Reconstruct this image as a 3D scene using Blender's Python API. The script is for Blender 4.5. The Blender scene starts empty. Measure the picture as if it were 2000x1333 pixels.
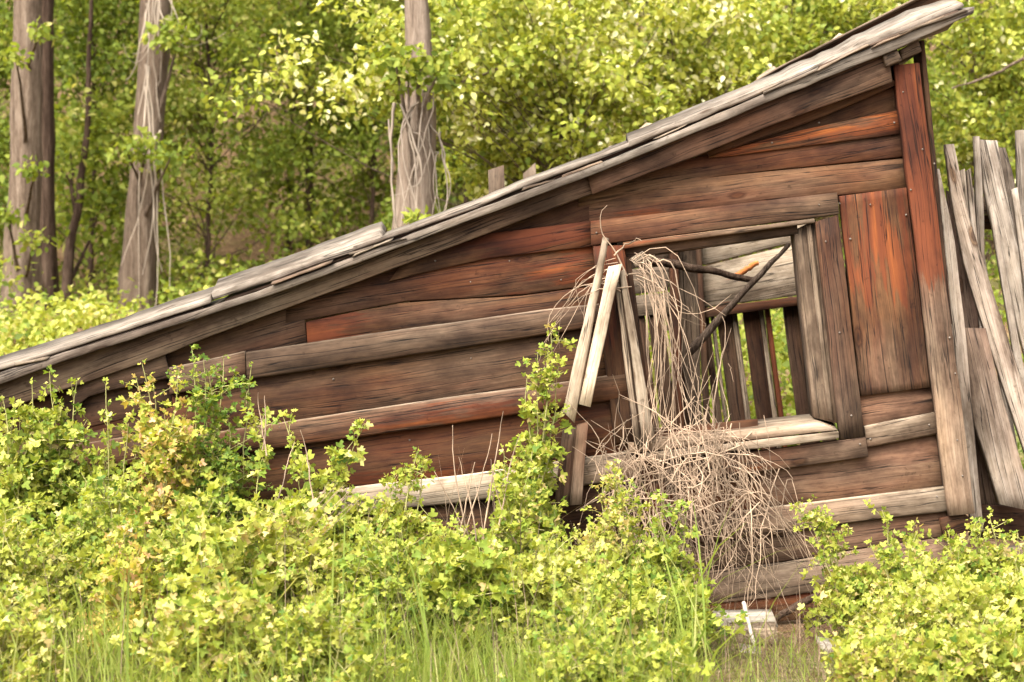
import bpy, bmesh, math
import numpy as np
from mathutils import Vector, Matrix

# ------------------------------------------------------------------ camera, sky, sun, exposure
sc = bpy.context.scene
COL = sc.collection
CAM_D, CAM_Z, KPX = 8.0, 1.6, 0.00025          # camera 8 m in front of the wall; metres per photo pixel per metre of distance
cam_data = bpy.data.cameras.new('camera')
cam = bpy.data.objects.new('camera', cam_data)
COL.objects.link(cam)
cam.location = (0, -CAM_D, CAM_Z)
cam.rotation_euler = (math.radians(90), 0, 0)
cam_data.sensor_width = 36.0
cam_data.lens = 72.0
cam_data.clip_end = 500
cam_data.dof.use_dof = True
cam_data.dof.focus_distance = 7.9
cam_data.dof.aperture_fstop = 3.6
sc.camera = cam

SUN_EL, SUN_AZ = math.radians(52), math.radians(212)   # azimuth clockwise from +Y: the sun stands behind the camera's left shoulder
world = bpy.data.worlds.new('World')
sc.world = world
world.use_nodes = True
wn = world.node_tree
for n in list(wn.nodes):
    wn.nodes.remove(n)
w_out = wn.nodes.new('ShaderNodeOutputWorld')
w_bg = wn.nodes.new('ShaderNodeBackground')
w_sky = wn.nodes.new('ShaderNodeTexSky')
w_sky.sky_type = 'NISHITA'
w_sky.sun_disc = False
w_sky.sun_elevation = SUN_EL
w_sky.sun_rotation = SUN_AZ
w_sky.dust_density = 6.0
w_sky.air_density = 1.0
w_hsv = wn.nodes.new('ShaderNodeHueSaturation')        # thin bright overcast: the blue is washed out evenly
w_hsv.inputs['Saturation'].default_value = 0.05
wn.links.new(w_sky.outputs[0], w_hsv.inputs['Color'])
wn.links.new(w_hsv.outputs[0], w_bg.inputs['Color'])
w_bg.inputs['Strength'].default_value = 0.15
wn.links.new(w_bg.outputs[0], w_out.inputs['Surface'])

sun_data = bpy.data.lights.new('sun', 'SUN')
sun_data.energy = 1.1
sun_data.angle = math.radians(45)
sun_data.color = (1.0, 0.90, 0.68)
sun = bpy.data.objects.new('sun', sun_data)
COL.objects.link(sun)
sd = Vector((math.sin(SUN_AZ) * math.cos(SUN_EL), math.cos(SUN_AZ) * math.cos(SUN_EL), math.sin(SUN_EL)))
sun.rotation_euler = sd.to_track_quat('Z', 'Y').to_euler()
sun.location = sd * 30

sc.view_settings.view_transform = 'Standard'
sc.view_settings.look = 'None'
sc.view_settings.gamma = 1.0
sc.view_settings.use_curve_mapping = False
sc.view_settings.exposure = 2.15
sc.render.engine = 'CYCLES'
sc.cycles.max_bounces = 10
sc.cycles.diffuse_bounces = 6
sc.cycles.transmission_bounces = 8
sc.cycles.transparent_max_bounces = 4
sc.cycles.use_denoising = True

rng = np.random.default_rng(7)
PI = math.pi


def P(px, py, y):
    d = (y + CAM_D) * KPX
    return np.array([(px - 1000) * d, y, CAM_Z - (py - 666.5) * d])


def smooth01(a, b, v):
    t = np.clip((v - a) / (b - a), 0, 1)
    return t * t * (3 - 2 * t)


def ground_z(x, y):
    x = np.asarray(x, float); y = np.asarray(y, float)
    z = 0.50 + 0.06 * np.minimum(y, 0)
    z = z + 1.20 * smooth01(0.6, 6.5, y) + 0.06 * np.clip(y - 5, 0, 4) + 0.36 * np.maximum(y - 9, 0) - 0.25 * np.maximum(y - 60, 0)
    z = z + 0.03 * np.sin(x * 2.1 + 0.7) * np.cos(y * 1.7) + 0.02 * np.sin(x * 5.3 + y * 3.1)
    z = z + 0.10 * smooth01(1.5, 3.0, x) * smooth01(-0.6, 0.4, y)
    return z


# ------------------------------------------------------------------ object helpers
WM = {}


def place(o, m, parent=None):
    COL.objects.link(o)
    WM[o.name] = m.copy()
    if parent is not None:
        o.parent = parent
        o.matrix_parent_inverse = WM[parent.name].inverted()
    o.matrix_basis = m
    return o


def tag(o, label=None, cat=None, group=None, kind=None):
    if label: o['label'] = label
    if cat: o['category'] = cat
    if group: o['group'] = group
    if kind: o['kind'] = kind
    return o


def empty(name, loc, parent=None, label=None, cat=None, group=None):
    o = bpy.data.objects.new(name, None)
    o.empty_display_size = 0.1
    place(o, Matrix.Translation(Vector(loc)), parent)
    return tag(o, label, cat, group)


def mk_mesh(name, V, faces, mats, attrs=None, smooth=False):
    """faces: list of int arrays (m,k)."""
    me = bpy.data.meshes.new(name)
    V = np.asarray(V, np.float32)
    me.vertices.add(len(V))
    me.vertices.foreach_set('co', V.ravel())
    faces = [np.asarray(f, np.int32) for f in faces if len(f)]
    nl = sum(f.size for f in faces); nf = sum(len(f) for f in faces)
    me.loops.add(nl); me.polygons.add(nf)
    me.loops.foreach_set('vertex_index', np.concatenate([f.ravel() for f in faces]))
    starts = []; s = 0
    for f in faces:
        starts.append(s + np.arange(len(f)) * f.shape[1]); s += f.size
    me.polygons.foreach_set('loop_start', np.concatenate(starts).astype(np.int32))
    if smooth:
        me.polygons.foreach_set('use_smooth', np.ones(nf, bool))
    me.update(calc_edges=True)
    for k, v in (attrs or {}).items():
        a = me.attributes.new(k, 'FLOAT', 'POINT')
        a.data.foreach_set('value', np.asarray(v, np.float32))
    for m in (mats if isinstance(mats, (list, tuple)) else [mats]):
        me.materials.append(m)
    return me


def fix_normals(me):
    bm = bmesh.new(); bm.from_mesh(me)
    bmesh.ops.recalc_face_normals(bm, faces=bm.faces)
    bm.to_mesh(me); bm.free()


# ------------------------------------------------------------------ materials
def new_mat(name):
    m = bpy.data.materials.new(name)
    m.use_nodes = True
    nt = m.node_tree
    for n in list(nt.nodes):
        nt.nodes.remove(n)
    return m, nt


class NB:
    def __init__(s, nt): s.nt = nt
    def n(s, t, **kw):
        nd = s.nt.nodes.new(t)
        for k, v in kw.items(): setattr(nd, k, v)
        return nd
    def l(s, a, b): s.nt.links.new(a, b)
    def val(s, sock, v):
        if hasattr(v, 'is_output'): s.l(v, sock)
        else: sock.default_value = v
    def math(s, op, a, b=None, clamp=False):
        nd = s.n('ShaderNodeMath', operation=op); nd.use_clamp = clamp
        s.val(nd.inputs[0], a)
        if b is not None: s.val(nd.inputs[1], b)
        return nd.outputs[0]
    def noise(s, vec, scale, detail=4, rough=0.55, dist=0.0):
        mp = s.n('ShaderNodeMapping'); s.l(vec, mp.inputs[0]); mp.inputs['Scale'].default_value = scale
        nd = s.n('ShaderNodeTexNoise'); s.l(mp.outputs[0], nd.inputs['Vector'])
        nd.inputs['Scale'].default_value = 1.0; nd.inputs['Detail'].default_value = detail
        nd.inputs['Roughness'].default_value = rough; nd.inputs['Distortion'].default_value = dist
        return nd.outputs[0]
    def ramp(s, fac, stops, interp='LINEAR'):
        nd = s.n('ShaderNodeValToRGB'); s.l(fac, nd.inputs[0]); cr = nd.color_ramp; cr.interpolation = interp
        while len(cr.elements) < len(stops): cr.elements.new(0.5)
        for e, (p, c) in zip(cr.elements, stops):
            e.position = p; e.color = (*c, 1) if len(c) == 3 else c
        return nd.outputs[0]
    def mix(s, fac, a, b, mode='MIX'):
        nd = s.n('ShaderNodeMix', data_type='RGBA', blend_type=mode)
        s.val(nd.inputs[0], fac)
        for sock, v in ((nd.inputs[6], a), (nd.inputs[7], b)):
            if hasattr(v, 'is_output'): s.l(v, sock)
            else: sock.default_value = (*v, 1)
        return nd.outputs[2]
    def attr(s, name):
        nd = s.n('ShaderNodeAttribute'); nd.attribute_name = name
        return nd.outputs['Fac']
    def local(s, k=40.0):
        tc = s.n('ShaderNodeTexCoord'); oi = s.n('ShaderNodeObjectInfo')
        cb = s.n('ShaderNodeCombineXYZ')
        s.l(s.math('MULTIPLY', oi.outputs['Random'], k), cb.inputs[0])
        s.l(s.math('MULTIPLY', oi.outputs['Random'], k * 1.7), cb.inputs[1])
        s.l(s.math('MULTIPLY', oi.outputs['Random'], k * 0.6), cb.inputs[2])
        va = s.n('ShaderNodeVectorMath', operation='ADD')
        s.l(tc.outputs['Object'], va.inputs[0]); s.l(cb.outputs[0], va.inputs[1])
        return va.outputs[0], oi.outputs['Random']
    def finish(s, col, rough=0.85, bump=None, bstr=0.5, bdist=0.004, spec=0.2):
        pb = s.n('ShaderNodeBsdfPrincipled'); out = s.n('ShaderNodeOutputMaterial')
        s.val(pb.inputs['Base Color'], col if hasattr(col, 'is_output') else (*col, 1))
        s.val(pb.inputs['Roughness'], rough); pb.inputs['Specular IOR Level'].default_value = spec
        if bump is not None:
            b = s.n('ShaderNodeBump'); b.inputs['Strength'].default_value = bstr; b.inputs['Distance'].default_value = bdist
            s.l(bump, b.inputs['Height']); s.l(b.outputs[0], pb.inputs['Normal'])
        s.l(pb.outputs[0], out.inputs['Surface'])
        return pb


def make_wood(name='weathered_wood', cool=(1, 1, 1)):
    m, nt = new_mat(name); b = NB(nt)
    v, rnd = b.local()
    nW = b.noise(v, (1.3, 3.0, 3.0), 2, 0.5)
    # warp the grain slightly
    va = b.n('ShaderNodeVectorMath', operation='MULTIPLY_ADD')
    cb = b.n('ShaderNodeCombineXYZ'); b.l(b.math('SUBTRACT', nW, 0.5), cb.inputs[2])
    b.l(cb.outputs[0], va.inputs[0]); va.inputs[1].default_value = (0, 0, 0.05); b.l(v, va.inputs[2])
    vg = va.outputs[0]
    nA = b.noise(vg, (0.9, 24, 24), 6, 0.62)
    nB = b.noise(vg, (5.0, 170, 170), 5, 0.65)
    nG = b.noise(vg, (2.6, 70, 70), 5, 0.65)
    nM = b.noise(v, (14, 40, 40), 4, 0.65)
    nC = b.noise(v, (1.6, 5.5, 5.5), 4, 0.6)
    nD = b.noise(vg, (2.2, 14, 14), 5, 0.65)
    nE = b.noise(vg, (0.7, 34, 34), 3, 0.5)
    nF = b.noise(v, (26, 34, 34), 3, 0.6)
    g = b.math('ADD', b.math('MULTIPLY', nA, 0.24), b.math('ADD', b.math('MULTIPLY', nB, 0.28), b.math('ADD', b.math('MULTIPLY', nG, 0.22), b.math('MULTIPLY', nM, 0.26))))
    brown = b.ramp(g, [(0.35, (0.020, 0.0078, 0.0034)), (0.45, (0.047, 0.0205, 0.0088)), (0.55, (0.079, 0.036, 0.0148)), (0.67, (0.125, 0.061, 0.026))])
    ruddy = b.ramp(g, [(0.35, (0.024, 0.0068, 0.003)), (0.46, (0.056, 0.0165, 0.0066)), (0.58, (0.092, 0.030, 0.0105)), (0.69, (0.135, 0.050, 0.0175))])
    nR = b.noise(v, (1.1, 7.0, 7.0), 4, 0.6)
    brown = b.mix(b.ramp(nR, [(0.42, (0, 0, 0)), (0.58, (0.85, 0.85, 0.85))]), brown, ruddy)
    grey = b.ramp(g, [(0.36, (0.034, 0.0245, 0.0155)), (0.45, (0.088, 0.066, 0.0455)), (0.55, (0.140, 0.110, 0.080)), (0.66, (0.225, 0.184, 0.14))])
    grey = b.mix(1.0, grey, cool, 'MULTIPLY')
    gf = b.math('ADD', b.attr('grey'), b.math('SUBTRACT', b.math('MULTIPLY', b.math('SUBTRACT', nC, 0.5), 0.8), 0.12), True)
    col = b.mix(gf, brown, grey)
    # remains of red paint, worn along the grain
    pm = b.math('ADD', b.math('ADD', b.attr('paint'), b.math('MULTIPLY', b.math('SUBTRACT', nD, 0.5), 1.4)), b.math('MULTIPLY', b.math('SUBTRACT', nC, 0.5), 0.9))
    pm = b.math('ADD', pm, b.math('MULTIPLY', b.math('SUBTRACT', nG, 0.5), 1.1))
    pm = b.math('MULTIPLY', b.math('SUBTRACT', pm, 0.50), 8.0, True)
    pc = b.ramp(b.math('ADD', b.math('MULTIPLY', nA, 0.7), b.math('MULTIPLY', nC, 0.3)), [(0.37, (0.045, 0.0105, 0.0045)), (0.52, (0.088, 0.0225, 0.0078)), (0.61, (0.135, 0.037, 0.010)), (0.70, (0.26, 0.078, 0.015))])
    col = b.mix(b.math('MULTIPLY', pm, 0.88), col, pc)
    mk = b.n('ShaderNodeMapping'); b.l(v, mk.inputs[0]); mk.inputs['Scale'].default_value = (2.6, 6.5, 6.5)
    vo = b.n('ShaderNodeTexVoronoi'); b.l(mk.outputs[0], vo.inputs['Vector']); vo.inputs['Scale'].default_value = 1.0
    kd = b.math('ADD', vo.outputs['Distance'], b.math('MULTIPLY', b.math('SUBTRACT', nG, 0.5), 0.10))
    col = b.mix(1.0, col, b.ramp(kd, [(0.05, (0.28, 0.22, 0.19)), (0.085, (0.75, 0.62, 0.5)), (0.10, (0.42, 0.34, 0.29)), (0.14, (1, 1, 1))]), 'MULTIPLY')
    # water stains and grime
    nS = b.noise(v, (2.4, 6.0, 6.0), 5, 0.62)
    col = b.mix(1.0, col, b.ramp(nS, [(0.36, (0.42, 0.38, 0.35)), (0.52, (1, 1, 1)), (0.66, (1.18, 1.16, 1.12))]), 'MULTIPLY')
    # splits and dirt specks
    ck = b.math('ABSOLUTE', b.math('SUBTRACT', nE, 0.52))
    ckm = b.ramp(ck, [(0.0, (0.12, 0.11, 0.10)), (0.007, (0.4, 0.4, 0.4)), (0.013, (1, 1, 1))])
    col = b.mix(1.0, col, ckm, 'MULTIPLY')
    sp = b.ramp(nF, [(0.26, (0.55, 0.52, 0.48)), (0.36, (1, 1, 1))])
    col = b.mix(1.0, col, sp, 'MULTIPLY')
    tn = b.n('ShaderNodeVectorMath', operation='SCALE'); b.l(col, tn.inputs[0]); b.l(b.attr('tone'), tn.inputs['Scale'])
    hgt = b.math('ADD', b.math('MULTIPLY', nA, 1.0), b.math('ADD', b.math('MULTIPLY', nB, 0.5), b.math('MULTIPLY', b.math('MINIMUM', ck, 0.022), 20.0)))
    b.finish(tn.outputs[0], 0.84, hgt, 0.5, 0.004, 0.2)
    return m


def make_bark(name, cols):
    m, nt = new_mat(name); b = NB(nt)
    v, rnd = b.local()
    n1 = b.noise(v, (30, 30, 3.2), 5, 0.68, 0.5)
    n2 = b.noise(v, (85, 85, 20), 4, 0.65)
    n3 = b.noise(v, (3, 3, 1.2), 3, 0.6)
    f = b.math('ADD', b.math('MULTIPLY', n1, 0.6), b.math('ADD', b.math('MULTIPLY', n2, 0.25), b.math('MULTIPLY', n3, 0.15)))
    col = b.ramp(f, [(0.36, cols[0]), (0.5, cols[1]), (0.66, cols[2])])
    b.finish(col, 0.9, b.math('ADD', n1, b.math('MULTIPLY', n2, 0.35)), 1.0, 0.03, 0.1)
    return m


def make_leaf(name, stops, transl=0.42, rough=0.5, tcol=(1.15, 1.1, 0.55)):
    m, nt = new_mat(name); b = NB(nt)
    oi = b.n('ShaderNodeObjectInfo')
    t = b.math('ADD', b.attr('tint'), b.math('MULTIPLY', b.math('SUBTRACT', oi.outputs['Random'], 0.5), 0.16), True)
    col = b.ramp(t, stops)
    pb = b.n('ShaderNodeBsdfPrincipled'); b.l(col, pb.inputs['Base Color'])
    pb.inputs['Roughness'].default_value = rough + .1; pb.inputs['Specular IOR Level'].default_value = 0.2
    tr = b.n('ShaderNodeBsdfTranslucent')
    b.l(b.mix(1.0, col, tcol, 'MULTIPLY'), tr.inputs['Color'])
    mx = b.n('ShaderNodeMixShader'); mx.inputs[0].default_value = transl
    b.l(pb.outputs[0], mx.inputs[1]); b.l(tr.outputs[0], mx.inputs[2])
    out = b.n('ShaderNodeOutputMaterial'); b.l(mx.outputs[0], out.inputs['Surface'])
    return m


def make_plain(name, col, rough=0.8, var=0.35, scale=(8, 8, 8)):
    m, nt = new_mat(name); b = NB(nt)
    v, rnd = b.local()
    n1 = b.noise(v, scale, 4, 0.6)
    c = b.ramp(n1, [(0.3, tuple(x * (1 - var) for x in col)), (0.7, tuple(min(1, x * (1 + var)) for x in col))])
    b.finish(c, rough, n1, 0.4, 0.004)
    return m


def make_ground():
    m, nt = new_mat('soil_and_litter'); b = NB(nt)
    tc = b.n('ShaderNodeTexCoord'); v = tc.outputs['Object']
    n1 = b.noise(v, (1.2, 1.2, 1.2), 5, 0.6)
    n2 = b.noise(v, (30, 30, 30), 5, 0.7)
    soil = b.ramp(n2, [(0.3, (0.06, 0.035, 0.02)), (0.5, (0.17, 0.10, 0.055)), (0.7, (0.34, 0.23, 0.13))])
    green = b.ramp(n2, [(0.3, (0.03, 0.05, 0.012)), (0.6, (0.10, 0.14, 0.03)), (0.75, (0.2, 0.18, 0.07))])
    f = b.ramp(n1, [(0.52, (0, 0, 0)), (0.70, (1, 1, 1))])
    b.finish(b.mix(f, soil, green), 0.95, n2, 0.8, 0.03, 0.1)
    return m


WOOD = make_wood()
SILVER = make_wood('silvered_wood', (0.92, 0.97, 1.08))
BLEACHED = make_plain('bleached_wood', (.25, .215, .175), .85, .5, (3, 40, 40))
BARK_GREY = make_bark('grey_bark', [(0.04, 0.026, 0.017), (0.12, 0.084, 0.059), (0.215, 0.162, 0.12)])
BARK_POLE = make_bark('pole_bark', [(0.04, 0.026, 0.018), (0.11, 0.076, 0.055), (0.19, 0.14, 0.108)])
BARK_PALE = make_bark('pale_bark', [(0.065, 0.045, 0.032), (0.175, 0.128, 0.095), (0.28, 0.22, 0.17)])
BARK_BROWN = make_bark('brown_bark', [(0.02, 0.011, 0.007), (0.06, 0.037, 0.025), (0.12, 0.08, 0.056)])
TWIG = make_plain('green_twig', (0.26, 0.24, 0.09), 0.7)
TWIG_BROWN = make_plain('brown_twig', (0.20, 0.14, 0.09), 0.8)
STRAW = make_plain('dead_straw', (0.27, 0.19, 0.13), 0.85, 0.75, (9, 9, 5))
NAIL = make_plain('rusty_nail', (0.13, 0.105, 0.085), 0.5, 0.4, (90, 90, 90))
LEAF_CURRANT = make_leaf('currant_leaf', [(0.0, (0.085, 0.15, 0.022)), (0.3, (0.19, 0.25, 0.035)), (0.6, (0.30, 0.325, 0.045)), (0.85, (0.42, 0.415, 0.085)), (0.97, (0.53, 0.50, 0.18)), (1.0, (0.50, 0.38, 0.16))])
LEAF_BLUSH = make_leaf('blushing_currant_leaf', [(0.0, (0.20, 0.25, 0.035)), (0.4, (0.38, 0.40, 0.06)), (0.65, (0.50, 0.36, 0.10)), (1.0, (0.58, 0.33, 0.22))])
LEAF_WOOD = make_leaf('woodland_leaf', [(0.0, (0.085, 0.12, 0.016)), (0.4, (0.165, 0.215, 0.028)), (0.8, (0.28, 0.305, 0.046)), (1.0, (0.42, 0.38, 0.13))], 0.5)
LEAF_POPLAR = make_leaf('pale_poplar_leaf', [(0.0, (0.11, 0.16, 0.02)), (0.45, (0.24, 0.27, 0.032)), (0.8, (0.40, 0.40, 0.07)), (1.0, (0.68, 0.64, 0.40))], 0.42, 0.42)
LEAF_GRASS = make_leaf('grass_blade', [(0.0, (0.13, 0.20, 0.035)), (0.6, (0.30, 0.36, 0.08)), (1.0, (0.48, 0.46, 0.19))], 0.35)
GROUND = make_ground()


# ------------------------------------------------------------------ geometry builders
def resample(pts, ts):
    p = np.asarray(pts, float)
    d = np.r_[0, np.cumsum(np.hypot(*np.diff(p, axis=0).T))]
    d /= d[-1]
    return np.c_[np.interp(ts, d, p[:, 0]), np.interp(ts, d, p[:, 1])]


def ctrl(v, ts):
    if np.isscalar(v): return np.full(len(ts), float(v))
    return np.interp(ts, np.linspace(0, 1, len(v)), v)


_yi = [0]


def slab(name, top, bot, y0, th, parent=None, rise=0.0, paint=0.0, grey=0.3, tone=1.0, jit=0.32, bev=0.0035,
         shift=(0, 0, 0), endjit=1.5, mat=None, n=None, drop=0.0, edge=0.0):
    """A board: its two long edges as photo-pixel polylines at depth y0, th metres deep; rise lifts the back of it, drop tilts its lower edge outward."""
    _yi[0] += 1
    y0 = y0 + 0.0006 * (_yi[0] % 5)
    L = max(np.hypot(*(np.subtract(top[-1], top[0]))), np.hypot(*(np.subtract(bot[-1], bot[0]))))
    if n is None: n = int(max(5, min(26, L / 45)))
    ts = np.linspace(0, 1, n + 1)
    A = resample(top, ts); B = resample(bot, ts)
    dirv = (A[-1] - A[0] + B[-1] - B[0]); dirv /= np.hypot(*dirv)
    nor = np.array([-dirv[1], dirv[0]])
    for E in (A, B):
        w = rng.normal(0, jit, n + 1)
        E += nor * (0.6 * w + 0.4 * np.convolve(w, np.ones(3) / 3, 'same'))[:, None]
        E[0] += dirv * rng.normal(0, endjit); E[-1] += dirv * rng.normal(0, endjit)
    d = (y0 + CAM_D) * KPX
    def wpt(E): return np.c_[(E[:, 0] - 1000) * d, np.full(len(E), y0), CAM_Z - (E[:, 1] - 666.5) * d]
    a, b = wpt(A) + np.array(shift), wpt(B) + np.array(shift)
    up = a - b; wid = np.linalg.norm(up, axis=1, keepdims=True); up = up / np.maximum(wid, 1e-5)
    bv = np.minimum(bev, wid * 0.3)
    Y = np.array([0, 1.0, 0]); R = np.array([0, 0, rise])
    bow = 0.0015 * np.sin(ts * PI * rng.uniform(1, 3) + rng.uniform(0, 6))[:, None] * Y
    dr = -drop * Y
    loop = [a + th * Y + R, a + bev * Y + bow, a - up * bv + bow, b + up * bv + bow + dr, b + bev * Y + bow + dr, b + th * Y + R]
    k = 6
    V = np.stack(loop, 1).reshape(-1, 3)
    q = []
    for i in range(n):
        for j in range(k):
            q.append((i * k + j, i * k + (j + 1) % k, (i + 1) * k + (j + 1) % k, (i + 1) * k + j))
    caps = [list(range(k))[::-1], [n * k + j for j in range(k)]]
    c = V.mean(0)
    ch = (a[-1] + b[-1]) / 2 - (a[0] + b[0]) / 2; ang = math.atan2(ch[2], ch[0])
    M = Matrix.Translation(Vector(c)) @ Matrix.Rotation(-ang, 4, 'Y')
    Mi = np.array(M.inverted())
    Vl = (V - c) @ Mi[:3, :3].T
    at = {'paint': np.repeat(ctrl(paint, ts), k), 'grey': np.repeat(ctrl(grey, ts), k), 'tone': np.repeat(ctrl(tone, ts), k)}
    ew = np.tile(np.array([1, 1, .25, 0, 0, 0]) * edge, n + 1)      # worn upper edge, painted paler still for the sky light it catches
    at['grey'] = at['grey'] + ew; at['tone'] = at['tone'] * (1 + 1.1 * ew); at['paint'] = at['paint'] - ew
    me = mk_mesh(name, Vl, [q, caps], mat or WOOD, at)
    fix_normals(me)
    o = bpy.data.objects.new(name, me)
    return place(o, M, parent)


def quad(name, tl, tr, br, bl, y0, th, parent=None, **kw):
    return slab(name, [tl, tr], [bl, br], y0, th, parent, **kw)


def vboard(name, tl, tr, br, bl, y0, th, parent=None, **kw):
    return slab(name, [tr, br], [tl, bl], y0, th, parent, **kw)


def tube_arrays(paths, radii, sides=4):
    """paths: (N,m,3), radii: (N,m) -> V, quads"""
    paths = np.asarray(paths, float); radii = np.asarray(radii, float)
    N, m, _ = paths.shape
    t = np.gradient(paths, axis=1)
    t /= np.linalg.norm(t, axis=2, keepdims=True) + 1e-9
    ref = np.where(np.abs(t[..., 1:2]) > 0.9, np.array([1.0, 0, 0]), np.array([0, 1.0, 0]))
    u = np.cross(t, ref); u /= np.linalg.norm(u, axis=2, keepdims=True) + 1e-9
    w = np.cross(t, u)
    a = np.arange(sides) * 2 * PI / sides
    V = paths[:, :, None, :] + radii[:, :, None, None] * (np.cos(a)[None, None, :, None] * u[:, :, None, :] + np.sin(a)[None, None, :, None] * w[:, :, None, :])
    V = V.reshape(-1, 3)
    idx = np.arange(N * m * sides).reshape(N, m, sides)
    q = np.stack([idx[:, :-1, :], idx[:, 1:, :], np.roll(idx[:, 1:, :], -1, 2), np.roll(idx[:, :-1, :], -1, 2)], -1).reshape(-1, 4)
    return V, q


def bez(p0, p1, p2, m):
    t = np.linspace(0, 1, m)[None, :, None]
    return (1 - t) ** 2 * p0[:, None] + 2 * t * (1 - t) * p1[:, None] + t ** 2 * p2[:, None]


def bez3(p0, p1, p2, p3, m):
    t = np.linspace(0, 1, m)[None, :, None]
    return (1 - t) ** 3 * p0[:, None] + 3 * t * (1 - t) ** 2 * p1[:, None] + 3 * t * t * (1 - t) * p2[:, None] + t ** 3 * p3[:, None]


def mesh_obj(name, V, faces, mat, loc, parent=None, attrs=None, smooth=True):
    V = np.asarray(V) - np.asarray(loc)
    me = mk_mesh(name, V, faces, mat, attrs, smooth)
    o = bpy.data.objects.new(name, me)
    return place(o, Matrix.Translation(Vector(loc)), parent)


# leaf shapes: x along the midrib, y across, z fold
CUR_V = np.array([(0, 0, 0), (0.06, 0.42, .10), (0.42, 0.60, .17), (0.50, 0.21, .03), (1.0, 0.07, -.08),
                  (0.84, -0.28, .06), (0.50, -0.21, .03), (0.42, -0.60, .17), (0.06, -0.42, .10)])
CUR_F = np.array([(0, i, i + 1) for i in range(1, 8)])
OVA_V = np.array([(0, 0, 0), (0.22, 0.30, .06), (0.55, 0.30, .07), (1.0, 0, -.06), (0.55, -0.30, .07), (0.22, -0.30, .06)])
OVA_F = np.array([(0, 1, 2), (0, 2, 3), (0, 3, 4), (0, 4, 5)])


DIA_V = np.array([(0, 0, 0), (0.42, 0.32, .05), (1.0, 0, -.04), (0.42, -0.32, .05)])
DIA_F = np.array([(0, 1, 2), (0, 2, 3)])


def unit(a): return a / (np.linalg.norm(a, axis=-1, keepdims=True) + 1e-9)


def leaf_arrays(pos, d, nrm, size, tint, tv=CUR_V, tf=CUR_F):
    u = unit(d); n = unit(nrm - (nrm * u).sum(1, keepdims=True) * u); v = np.cross(n, u)
    size = size[:, None, None]
    V = pos[:, None] + size * (tv[None, :, 0:1] * u[:, None] + tv[None, :, 1:2] * v[:, None] + tv[None, :, 2:3] * n[:, None])
    N, m = len(pos), len(tv)
    F = (tf[None] + (np.arange(N) * m)[:, None, None]).reshape(-1, 3)
    return V.reshape(-1, 3), F, np.repeat(tint, m)


# ------------------------------------------------------------------ ground
def build_ground():
    xs = np.unique(np.r_[np.linspace(-90, -8, 18), np.linspace(-8, 8, 81), np.linspace(8, 90, 18)])
    ys = np.unique(np.r_[np.linspace(-30, -4, 12), np.linspace(-4, 12, 81), np.linspace(12, 110, 30)])
    X, Y = np.meshgrid(xs, ys)
    Z = ground_z(X, Y)
    Z = Z + np.where((Y < 9), rng.normal(0, 0.006, X.shape), rng.normal(0, 0.05, X.shape))
    V = np.c_[X.ravel(), Y.ravel(), Z.ravel()]
    ny, nx = X.shape
    i = np.arange(ny * nx).reshape(ny, nx)
    q = np.stack([i[:-1, :-1], i[:-1, 1:], i[1:, 1:], i[1:, :-1]], -1).reshape(-1, 4)
    o = mesh_obj('ground', V, [q], GROUND, (0, 0, 0))
    tag(o, 'brown soil rising into a wooded bank behind the shed', kind='structure')


build_ground()

# ------------------------------------------------------------------ the shed
shed = empty('shed', (0.0, 0.8, 0.5), None, 'collapsed brown plank shed with slanting roof and empty window', 'shed')
wall = empty('front_wall', (0, 0, 0.5), shed)


def S(top, bot, y=0.0, th=0.022, **kw): return slab('siding_board', top, bot, y, th, wall, **kw)
def ST(top, bot, y=-0.038, th=0.037, **kw):
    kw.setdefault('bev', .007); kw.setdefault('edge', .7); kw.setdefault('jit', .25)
    return slab('batten', top, bot, y, th, wall, **kw)


# upper boards, under the eaves, from the right corner down to the left
S([(1360, 262), (1758, 122)], [(1360, 330), (1762, 222)], 0.004, paint=[.1, .45, .35, .2], grey=.15, tone=.8)
S([(1385, 302), (1575, 252), (1757, 214)], [(1385, 309), (1400, 308), (1758, 262)], -0.014, 0.03, paint=[.75, .6, .5, .35, .5], grey=.05, tone=1.15)
S([(1130, 358), (1390, 300), (1764, 252)], [(1130, 405), (1400, 345), (1768, 306)], 0.0, paint=[.1, .2, 0], grey=[.3, .15, .2], tone=1.0)
S([(1010, 400), (1130, 378), (1400, 345), (1768, 309)], [(1010, 458), (1150, 434), (1400, 406), (1772, 368)], 0.002, paint=[.15, .3, .05, .1], grey=[.2, .2, .15], tone=1.15)
S([(840, 470), (1000, 400), (1150, 372)], [(820, 536), (945, 459), (1150, 434)], 0.004, paint=[0, .1, .2], grey=.25, tone=.8)
S([(780, 520), (945, 458), (1156, 432)], [(760, 550), (784, 543), (945, 506), (1157, 482)], -0.018, 0.03, paint=[.0, .5, .85, .45], grey=[.2, .1, .1], tone=1.05)
S([(560, 580), (700, 520), (945, 490), (1170, 460)], [(560, 632), (700, 606), (790, 589), (1010, 577), (1170, 556)], 0.0, paint=[0, .05, .25, .6], grey=[.3, .15, .05], tone=[.75, .85, 1.1, 1.25])
S([(597, 629), (700, 608), (790, 591), (1010, 579), (1200, 554)], [(601, 672), (700, 657), (1052, 612), (1200, 596)], 0.001, paint=[.95, .3, .1, .2, .55], grey=[.1, .3, .1], tone=[1.25, .95, 1.1])
S([(300, 690), (420, 640), (592, 588)], [(300, 735), (400, 714), (600, 672)], 0.003, paint=.0, grey=[.25, .4, .3], tone=.75)
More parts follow.
